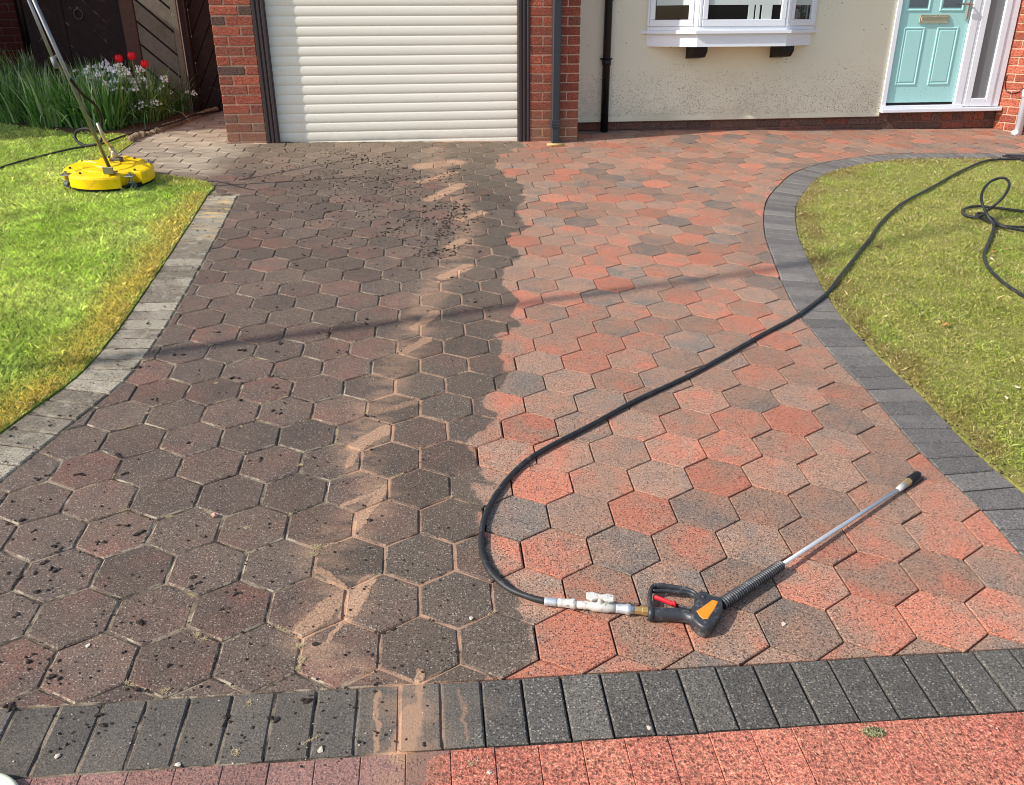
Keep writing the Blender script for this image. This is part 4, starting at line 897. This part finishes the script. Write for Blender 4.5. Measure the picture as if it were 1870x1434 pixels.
mb = MB(); vs = [(math.cos(2 * math.pi * k / 96) * r, math.sin(2 * math.pi * k / 96) * r, z) for r, z in ((CR_ * .97, .018), (CR_ * .985, .05)) for k in range(96)]; mb.add(vs, [(k, (k + 1) % 96, 96 + (k + 1) % 96, 96 + k) for k in range(96)]); part('brush_skirt', mb, m_rub, sc_)
for a in angs:
    x, y = math.cos(a) * CR_ * .95, math.sin(a) * CR_ * .95; wv_ = Vector((math.cos(a + .7), math.sin(a + .7), 0)); ax = Vector((-wv_.y, wv_.x, 0))
    o = part('castor_bracket', MB().box(x - .03, x + .03, y - .03, y + .03, .098, .106, 0, .002).tube([(x, y, .106), (x, y, .124)], .008, 8).tube([(x, y, .066), (x, y, .098)], .012, 8).box(x - .02, x + .02, y - .018, y + .018, .058, .064, 0, .002), m_steel, sc_)
    part('castor', MB().tube([Vector((x, y, .032)) - ax * .013, Vector((x, y, .032)) + ax * .013], .03, 18).tube([Vector((x, y, .032)) - ax * .018, Vector((x, y, .032)) + ax * .018], .012, 10), m_castor, sc_)
# handle: leaning in the vertical plane of its own shadow
C0 = Vector(CLC)
def local(u, v, z): return Vector(g(u, v, z)) - C0
fb1, fb2 = local(203, 312, .14), local(212, 292, .14)
def handle_dir(u, v, b):
    best = None
    for z in np.linspace(.6, 1.6, 60):
        q = local(u, v, z); d = q - b; az = math.atan2(d.y, d.x); e = abs((az - math.radians(178)) % (2 * math.pi)); e = min(e, 2 * math.pi - e)
        if best is None or e < best[0]: best = (e, z, q)
    return best[2]
ht = handle_dir(62, 0, fb1); hd = (ht - fb1).normalized(); top = fb1 + hd * 1.35
part('front_tube', MB().tube([fb1 - Vector((0, 0, .01)), top], .0125, 14), m_steel, sc_, True)
# second tube: straight from the swivel, meeting the clamp beside the front tube
hb = local(52, 0, ht.z * .98); md = local(97, 108, fb1.z + (ht.z - fb1.z) * .66)
part('rear_tube', MB().tube([md, md + (hb - md).normalized() * .9], .0105, 12), m_steel, sc_, True)
part('clamp', MB().tube([md - (hb - md).normalized() * .055, md + (hb - md).normalized() * .01], .017, 12).tube([md, local(106, 100, fb1.z + (ht.z - fb1.z) * .67)], .008, 8), plain('grey clamp', srgb(110, 112, 108), .5), sc_, True)
part('pivot_plate', MB().box(fb1.x - .035, fb1.x + .035, fb1.y - .045, fb1.y - .037, .128, .175, 0, .003).box(fb1.x - .035, fb1.x + .035, fb1.y - .037, fb1.y + .02, .128, .136, 0, .002), plain('galvanised plate', srgb(140, 134, 110), .45, .6), sc_)
part('pivot_plate', MB().box(fb2.x - .035, fb2.x + .04, fb2.y - .03, fb2.y + .03, .128, .155, 0, .004), plain('galvanised plate dark', srgb(110, 104, 90), .5, .6), sc_)
part('swivel', MB().tube([fb2, fb2 + Vector((-.008, 0, .05)), fb2 + Vector((-.012, .0, .05))], .022, 12).tube([fb2 + Vector((-.008, 0, .05)), fb2 + Vector((-.02, .0, .085))], .017, 12).tube([fb2 + Vector((-.02, .0, .085)), local(192, 258, .30), local(178, 225, .42)], .0105, 10), plain('pale brass', srgb(188, 178, 150), .4, .5), sc_, True)
hp_ = [local(178, 230, .40), local(186, 246, .33), local(184, 258, .29), local(174, 264, .27), local(155, 266, .26), local(140, 257, .28), local(137, 246, .31), local(143, 238, .34), local(158, 235, .36), local(174, 239, .35), local(184, 233, .38), local(186, 218, .44), local(178, 198, .52), local(165, 184, .58), local(152, 174, .62), local(140, 160, .68), local(128, 144, .74)]
part('whip_hose', MB().tube(spline(hp_, .01), .0092, 10), m_rub, sc_, True)
# ================================================================== hoses
m_hose = plain('black rubber hose', srgb(40, 41, 43), .48, var=.25, scale=60, spec=.4, bump=.3, dirt=(srgb(110, 106, 100), 30, .45))
HR = .0088
def hose(pts, label, name='hose', r=HR, m=None):
    P = spline([Vector(p) for p in pts], .012); o = MB().tube(P, r, 12).build(name, m or m_hose, None, True, drive=True); return tag(o, label, 'hose')
hz = HR + .001
hose([g(1876, 291, hz), g(1845, 291, .02), g(1800, 294, .022), g(1750, 315, .02), g(1700, 343, .02), g(1650, 370, .022), g(1612, 403, .02), g(1585, 440, .02), g(1555, 478, .02), g(1530, 510, .022), g(1515, 530, .014), g(1495, 548, hz), g(1450, 580, hz), g(1390, 612, hz), g(1320, 652, hz), g(1250, 690, hz), g(1160, 732, hz), g(1080, 776, hz), g(1010, 812, hz), g(960, 843, hz), g(915, 890, hz), g(885, 945, hz), g(879, 1000, hz), g(893, 1040, hz), g(925, 1072, hz), g(965, 1090, hz + .002), g(1000, 1099, .014)], 'long black hose snaking from the drain cover to the pressure gun')
hose([g(1885, 550, .02), g(1868, 540, .02), g(1832, 516, .02), g(1806, 490, .02), g(1797, 465, .02), g(1808, 436, .02), g(1815, 412, .03), g(1805, 396, .06), g(1796, 378, .11), g(1792, 362, .15), g(1797, 345, .19), g(1812, 330, .22), g(1833, 325, .235), g(1843, 335, .22), g(1838, 352, .18), g(1822, 370, .12), g(1803, 385, .06), g(1795, 393, .035), g(1784, 397, .024), g(1766, 394, .022), g(1757, 387, .022), g(1768, 379, .022), g(1792, 377, .024), g(1830, 381, .022), g(1882, 388, .022)], 'black hose looping upright over itself on the right lawn')
hose([g(1882, 415, .02), g(1840, 414, .02), g(1812, 408, .022), g(1796, 400, .02), g(1783, 393, .02), g(1788, 389, .02), g(1798, 391, .045), g(1815, 402, .03), g(1834, 414, .04), g(1884, 424, .02)], 'short folded hose length under the upright loop')
hose([g(-12, 311, .02), g(30, 297, .022), g(80, 284, .022), g(130, 272, .024), g(180, 264, .022), g(225, 249, .024), g(262, 238, .03), g(300, 229, .04), g(335, 218, .05), g(352, 211, .04), g(385, 205, .02), g(402, 202, .012)], 'thin black hose trailing across the left lawn into the flower bed', r=.0075)
# ================================================================== pressure gun lying on the drive
gun0 = Vector(g(1270, 1125)); gun = tag(empty('pressure_gun', tuple(gun0), True), 'pressure washer gun with orange panel, ribbed black sleeve and steel lance lying on the drive', 'pressure gun')
def gz(x, y, z): return Vector(g(1160 + x / 6.233, 1020 + y / 6.233, z)) - gun0
def gu(u, v, z): return Vector(g(u, v, z)) - gun0
m_gun = plain('scuffed black plastic', srgb(50, 51, 54), .42, var=.2, scale=40, spec=.5, dirt=(srgb(150, 148, 142), 40, .35)); m_org = plain('orange panel', srgb(240, 140, 40), .4); m_redp = plain('red trigger', srgb(214, 40, 52), .4)
m_tape = plain('white sealed brass', srgb(206, 202, 192), .45, .25, var=.2, scale=70, dirt=(srgb(96, 88, 78), 75, .8)); m_gold = plain('brass nut', srgb(206, 172, 112), .35, .7); m_zinc = plain('zinc tube', srgb(206, 210, 212), .42, .6, var=.12, scale=60)
def outline(pts, z0, z1, ch, name, m, sm=False):
    poly = clean([(q.x, q.y) for q in (gz(x, y, z1 * .6) for x, y in pts)]); mb = MB()
    tp = offset(poly, ch); t2 = offset(poly, ch * .35); n = len(poly)
    mb.add([(a, b, z0) for a, b in t2] + [(a, b, z0 + ch * .7) for a, b in poly] + [(a, b, z1 - ch) for a, b in poly] + [(a, b, z1 - ch * .3) for a, b in t2] + [(a, b, z1) for a, b in tp], [(l * n + k, l * n + (k + 1) % n, (l + 1) * n + (k + 1) % n, (l + 1) * n + k) for l in range(4) for k in range(n)] + [tuple(range(4 * n, 5 * n))]); return part(name, mb, m, gun, sm)
outline([(640, 590), (690, 520), (705, 440), (725, 412), (790, 418), (870, 462), (945, 478), (985, 505), (992, 560), (985, 640), (930, 730), (880, 800), (850, 832), (800, 842), (745, 825), (700, 790), (650, 745), (620, 690)], .004, .043, .007, 'gun_head', m_gun, True)
part('grip', MB().tube(spline([gz(158, 625, .02), gz(250, 632, .02), gz(420, 638, .021), gz(560, 655, .021), gz(650, 690, .022), gz(730, 740, .021)], .004), 1.0 * .0165, 14, flat=1.15), m_gun, gun, True)
part('grip_collar', MB().tube([gz(148, 622, .02), gz(205, 630, .02)], .0205, 16), m_gun, gun, True)
part('trigger_guard', MB().tube(spline([gz(175, 600, .02), gz(165, 520, .021), gz(165, 430, .022), gz(178, 362, .023), gz(215, 325, .023), gz(300, 322, .023), gz(420, 338, .023), gz(540, 360, .023), gz(640, 390, .023), gz(695, 430, .023), gz(712, 480, .023)], .004), .0062, 8, flat=2.2), m_gun, gun, True)
part('guard_rim', MB().tube(spline([gz(200, 375, .024), gz(330, 372, .024), (gz(480, 388, .024)), gz(600, 400, .024), gz(672, 435, .024), gz(688, 490, .024), gz(665, 560, .024), gz(600, 575, .022), gz(520, 555, .021), gz(460, 530, .021)], .004), .0042, 8, flat=1.8), m_gun, gun, True)
part('trigger', MB().tube(spline([gz(225, 440, .028), gz(300, 468, .029), gz(380, 500, .029), gz(440, 522, .029)], .004), .0052, 8, flat=1.4).tube([gz(425, 522, .029), gz(452, 512, .029)], .0085, 8), m_redp, gun, True)
q = [(698, 600), (880, 472), (945, 492), (905, 575), (825, 690), (775, 690), (735, 660)]
part('orange_panel', MB().prism([(a.x, a.y) for a in (gz(x, y, .043) for x, y in q)], .040, .0445, .0015), m_org, gun)
part('lock_button', MB().tube([gz(775, 445, .040), gz(775, 445, .040) + Vector((0, 0, .006))], .0055, 12), m_gun, gun, True)
# ribbed sleeve
a, b = gz(985, 520, .024), gu(1427, 1032, .026); d = b - a; N_ = 30; P = []; R_ = []
for k in range(N_ * 4 + 1):
    f = k / (N_ * 4); P.append(a + d * f); R_.append((.0158 - .0022 * f) * (1 + (.13 if k % 4 in (1, 2) else -.08)))
part('sleeve', MB().tube(P, R_, 16), m_gun, gun, False)
dl = gu(1642, 893, .016)
part('lance', MB().tube([b - d * .02, dl], .0062, 12), m_zinc, gun, True)
e1 = gu(1652, 885, .016); e2 = gu(1660, 879, .017); e3 = gu(1677, 866, .018)
part('lance_coupling', MB().tube([dl - (e1 - dl) * .3, dl + (e1 - dl) * .2, e1], [.008, .0105, .0105], 12), m_tape, gun, True)
part('nozzle_nut', MB().tube([e1, e2], .0125, 6), m_gold, gun); part('nozzle', MB().tube([e2, e2 + (e3 - e2) * .1, e2 + (e3 - e2) * .85, e3], [.011, .0145, .0135, .011], 14), m_rub, gun, True)
# couplings and ball valve between hose and gun
def seg(name, pts, m, n=14, sm=True):
    part(name, MB().tube([gu(u, v, .0165) for u, v, r in pts], [r for u, v, r in pts], n), m, gun, sm)
seg('hose_ferrule', [(994, 1098, .0105), (998, 1098.3, .0112), (1014, 1100, .0112), (1018, 1100.4, .0105)], m_zinc)
seg('coupling', [(1018, 1100, .0105), (1022, 1100.5, .0130), (1026, 1101, .0120), (1042, 1102.5, .0125), (1044, 1102.8, .0150), (1050, 1103.4, .0150), (1053, 1103.7, .0110)], m_tape)
seg('valve_body', [(1053, 1104, .0108), (1064, 1105, .0108), (1068, 1105.3, .0122), (1078, 1106, .0122), (1082, 1106.5, .0148), (1112, 1109.5, .0148), (1116, 1110, .0122), (1124, 1110.7, .0120)], m_tape)
seg('coupling', [(1124, 1110.8, .0120), (1128, 1111, .0130), (1142, 1112.5, .0130), (1144, 1112.7, .0152), (1150, 1113.3, .0152), (1152, 1113.5, .0110), (1158, 1114, .0105)], m_zinc)
seg('adaptor', [(1158, 1114, .0105), (1172, 1115.2, .0105), (1173, 1115.3, .0125), (1183, 1116.2, .0125)], m_gold, 6, False)
vb = gu(1096, 1107, .02); vt = gu(1096, 1092, .042)
vm_ = MB().prism([(-.037, -.008), (-.022, -.013), (-.006, -.006), (.006, -.006), (.022, -.013), (.037, -.008), (.037, .009), (.020, .012), (.006, .008), (-.006, .008), (-.020, .012), (-.037, .009)], -.005, .005, .0025); vm_.xf(Matrix.Translation(vt + Vector((0, 0, .002))) @ Matrix.Rotation(-.12, 4, 'Z') @ Matrix.Rotation(.55, 4, 'X')); vm_.tube([vb, vt], .0078, 10)
part('valve_handle', vm_, m_tape, gun)
# ================================================================== small things
wk = Vector(g(1015, 267)); o = MB().tube([Vector((-.075, -.008, .011)), Vector((.075, .008, .011))], .011, 10).build('wooden_stick', plain('raw wood', srgb(208, 172, 112), .7, var=.1), None, True); o.matrix_world = MG @ Matrix.Translation(wk); tag(o, 'short raw wooden stick at the foot of the grey downpipe', 'stick')
dg = empty('drain_cover', (4.25, 7.0, 0), True); tag(dg, 'dark slatted drain cover at the right edge of the lawn', 'drain')
m_iron2 = plain('dark grate', srgb(60, 54, 56), .6, var=.2)
part('frame', MB().prism([(-.16, .16), (.02, -.36), (.5, -.30), (.5, .18)], -.02, .012, .003), plain('grate backing', srgb(40, 36, 38), .7), dg)
for k in range(9):
    y0 = .14 - k * .05; x0 = -.15 + max(0, (.16 - y0)) * .35; part('bar', MB().box(x0, .49, y0 - .013, y0 + .012, .0122, .024, 0, .003), m_iron2, dg)
lid = empty('plastic_lid', g(-62, 1500), True); c_ = Vector(g(-62, 1500)); r_ = (Vector(g(20, 1428)) - c_).length
part('rim', MB().tube([Vector((math.cos(a) * (r_ - .006), math.sin(a) * (r_ - .006), .012)) for a in np.linspace(0, 2 * math.pi, 65)], .009, 8), plain('pale plastic', srgb(224, 224, 196), .45, dirt=(srgb(90, 80, 60), 50, .5)), lid, True)
part('lid_plate', MB().tube([(0, 0, .002), (0, 0, .010)], r_ - .008, 48), plain('white plastic', srgb(226, 226, 222), .5), lid); tag(lid, 'pale round plastic lid cut off by the bottom left corner', 'lid')
# moss tuft on the red blocks
mo = empty('moss_tuft', g(1596, 1338), True); tag(mo, 'grey green moss tuft in a chipped corner of the red blocks', 'moss'); mb = MB()
for k in range(420):
    a, q = cr(0, 6.28), random.random() ** .5; x, y = math.cos(a) * q * .028, math.sin(a) * q * .014; s = cr(.0016, .0038); z = .004 * (1 - q) + .0006; h = random.random() * 6.28
    mb.add([(x + math.cos(h) * s, y + math.sin(h) * s, z), (x - math.cos(h) * s, y - math.sin(h) * s, z), (x + cr(-s, s), y + cr(-s, s), z + s * 1.3)], [(0, 1, 2)])
part('fronds', mb, plain('moss', srgb(150, 148, 112), .95, var=.5, scale=300), mo)
# moss and sand tufts in joints on the uncleaned side
# ------------------------------------------------------------------ washed out soil crumbs
def lump(mb, x, y, s, z=0.0, fl=.6, el=1.0, rot=0.0):
    ico = [(0, 0, 1), (.89, 0, .45), (.28, .85, .45), (-.72, .53, .45), (-.72, -.53, .45), (.28, -.85, .45), (.72, .53, -.45), (-.28, .85, -.45), (-.89, 0, -.45), (-.28, -.85, -.45), (.72, -.53, -.45), (0, 0, -1)]
    F_ = [(0, 1, 2), (0, 2, 3), (0, 3, 4), (0, 4, 5), (0, 5, 1), (1, 6, 2), (2, 7, 3), (3, 8, 4), (4, 9, 5), (5, 10, 1), (1, 10, 6), (2, 6, 7), (3, 7, 8), (4, 8, 9), (5, 9, 10), (11, 7, 6), (11, 8, 7), (11, 9, 8), (11, 10, 9), (11, 6, 10)]
    c, n = math.cos(rot), math.sin(rot); vs = []
    for a, b, d in ico:
        k = s * cr(.5, 1.5); a, b = a * el * k, b * k; vs.append((x + a * c - b * n, y + a * n + b * c, z + s * fl * .7 + d * k * fl))
    mb.add(vs, F_)
m_clod = plain('wet soil crumb', srgb(54, 44, 38), .85, var=.4, scale=200, bump=.5); mb = MB()
def put(x, y, s0, s1, el=1.0, rot=0.0): 
    if x < bx_(y) - .05: lump(mb, x, y, cr(s0, s1), 0, cr(.4, .7), el, rot)
for k in range(1100):
    u, v = cr(0, 900), cr(275, 1400); x, y, _ = g(u, v)
    if x < bx_(y) - .1 and (x > -1.62 or y > 5.6): put(x, y, .0014, .0042)
for k in range(120):
    u, v = cr(0, 720), cr(500, 1330); x, y, _ = g(u, v)
    if random.random() < .7 + .3 * math.sin(x * 9) * math.sin(y * 11): 
        for j in range(random.randint(1, 4)): put(x + random.gauss(0, .012), y + random.gauss(0, .008), .0028, .0068, cr(1, 1.8), cr(0, 1.5))
for k in range(1100):                                   # swept up crumbs in the upper middle
    u = random.gauss(660, 125); v = 272 + abs(random.gauss(0, 1)) * 95 + max(0, u - 640) * .3; x, y, _ = g(u, v); put(x, y, .0015, .0058, cr(1, 2.0), cr(0, 1.5))
for (u0, v0, u1, v1) in [(640, 330, 790, 325), (600, 275, 700, 300), (760, 385, 845, 372), (780, 405, 870, 398), (800, 420, 850, 375), (770, 470, 835, 450), (690, 430, 780, 400), (700, 285, 730, 310), (800, 330, 850, 300), (770, 445, 870, 402)]:
    for k in range(60):
        f = random.random(); u, v = u0 + (u1 - u0) * f + random.gauss(0, 11), v0 + (v1 - v0) * f + random.gauss(0, 5); x, y, _ = g(u, v); put(x, y, .0018, .006, cr(1, 2.4), cr(.2, 1.1))
for k in range(260):                                    # on the left edging and the lawn rim
    t = random.random() * (len(LC) - 1); q = LC[int(t)]; lump(mb, q.x - cr(-.02, .3), q.y + cr(-.02, .02), cr(.0015, .005), .004, .5, cr(1, 1.7), 1)
for k in range(900):                                    # bare crumbly rim of the right lawn
    q = RO[int(random.random() * (len(RO) - 1))]
    if 1.9 < q.y < 7.3: lump(mb, q.x + abs(random.gauss(0, .035)) - .004, q.y + cr(-.03, .03), cr(.002, .006), .002, .5, cr(1, 1.6), cr(0, 3))
o = mb.build('soil_crumbs', m_clod, drive=True); tag(o, 'dark soil crumbs scattered over the grimy half of the drive', 'soil', kind='stuff')
mb = MB()
for k in range(420):
    u, v = cr(0, 1000), cr(280, 1400); x, y, _ = g(u, v)
    if x < bx_(y) - .05 and x > -1.6: lump(mb, x, y, cr(.0008, .002), 0, .5)
for u, v in [(1185, 1330), (893, 1412), (1430, 1140), (860, 1130), (325, 1398), (585, 1370), (160, 1180), (105, 1383)]: x, y, _ = g(u, v); lump(mb, x, y, .0065, 0, .4)
o = mb.build('grit', plain('pale grit', srgb(200, 186, 166), .85, var=.3, scale=100), drive=True); tag(o, 'pale grit scattered over the grimy half of the drive', 'grit', kind='stuff')
mb = MB(); lump(mb, 0, 0, .011, 0, .8); o = mb.build('stone', plain('pink stone', srgb(206, 156, 140), .8)); o.matrix_world = MG @ Matrix.Translation(g(393, 943)); tag(o, 'single pink stone chip on a joint in the left foreground', 'stone')
# dried moss and washed sand lying in the joints
mb = MB(); fc = []
def tuft(x, y, rad, n):
    for k in range(n):
        a, q = cr(0, 6.28), random.random(); px, py = x + math.cos(a) * q * rad, y + math.sin(a) * q * rad * .8; h = cr(0, 6.28); L_ = cr(.004, .011); w = .0008
        mb.add([(px - math.sin(h) * w, py + math.cos(h) * w, .0005), (px + math.sin(h) * w, py - math.cos(h) * w, .0005), (px + math.cos(h) * L_, py + math.sin(h) * L_, cr(.001, .006))], [(0, 1, 2)])
for u, v, rad, n in [(578, 1000, .018, 160), (572, 1012, .015, 100), (548, 1180, .012, 90), (552, 1205, .014, 120), (545, 1222, .010, 80), (690, 890, .008, 40), (548, 850, .008, 50), (300, 1262, .01, 60), (360, 1160, .01, 70), (372, 1168, .008, 40), (440, 780, .008, 40), (455, 1285, .007, 30), (430, 1375, .012, 60), (860, 1395, .01, 40), (268, 755, .008, 30), (395, 700, .008, 40), (470, 765, .008, 40), (300, 820, .008, 30), (450, 965, .008, 40)]:
    x, y, _ = g(u, v); tuft(x, y, rad, n)
for n_, (c, i, j, pl) in enumerate(cells[:700]):
    if c.x < bx_(c.y) - .15 and c.y < 6.2:
        for k in range(6):
            if random.random() < .07:
                a = TH + math.pi / 6 + k * math.pi / 3; b = a + math.pi / 3; R_ = .1155; f0 = random.random()
                for s in range(8): f = min(1, f0 + s * .05); tuft(c.x + R_ * (math.cos(a) * (1 - f) + math.cos(b) * f), c.y + R_ * (math.sin(a) * (1 - f) + math.sin(b) * f), .004, 5)
for k in range(150): q = house_g(cr(0, 2.0), -.012 - abs(random.gauss(0, .012))); tuft(q[0], q[1], .010, 8)
o = mb.build('dried_moss', plain('dried moss', srgb(176, 158, 122), .95, var=.35, scale=90), drive=True); tag(o, 'straw coloured dried moss in the joints of the grimy half', 'moss', kind='stuff')
# fallen leaves on the right lawn
leafs = [((1718, 596), (176, 130, 78), 'curled tan leaf lying mid right lawn', 1.2), ((1838, 733), (222, 200, 170), 'pale dry leaf right of the lawn centre', .8), ((1862, 711), (214, 200, 170), 'pale leaf at the right picture edge', .7), ((1816, 460), (206, 146, 100), 'orange leaf beside the hose bend', .9), ((1807, 474), (220, 206, 176), 'pale leaf scrap below the orange leaf', .6), ((1598, 453), (96, 66, 48), 'dark brown leaf on the lawn beside the long hose', 1.1), ((1693, 634), (110, 92, 60), 'small dull leaf low on the right lawn', .6), ((1548, 350), (232, 226, 206), 'tiny white leaf near the inner lawn bend', .5), ((1822, 485), (150, 120, 84), 'brown leaf fragment inside the hose bend', .7)]
for k, ((u, v), c, lab, s) in enumerate(leafs):
    mb = MB(); vs = []; n = 5
    for i in range(n + 1):
        f = i / n; ww = .012 * s * math.sin(math.pi * (f * .92 + .04)) * cr(.7, 1.2); z = .003 + .007 * s * math.sin(f * 3 + k) ** 2; vs += [(f * .042 * s, -ww, z + cr(0, .006)), (f * .042 * s, 0, z), (f * .042 * s, ww, z + cr(0, .008))]
    mb.add(vs, [(3 * i + j, 3 * i + j + 1, 3 * i + j + 4, 3 * i + j + 3) for i in range(n) for j in (0, 1)]); o = mb.build('fallen_leaf', plain('dry leaf', srgb(*c), .8, var=.2, scale=80)); o.matrix_world = MG @ Matrix.Translation(Vector(g(u, v, .012))) @ Matrix.Rotation(k * 1.3, 4, 'Z'); tag(o, lab, 'leaf', 'fallen leaves on the right lawn')
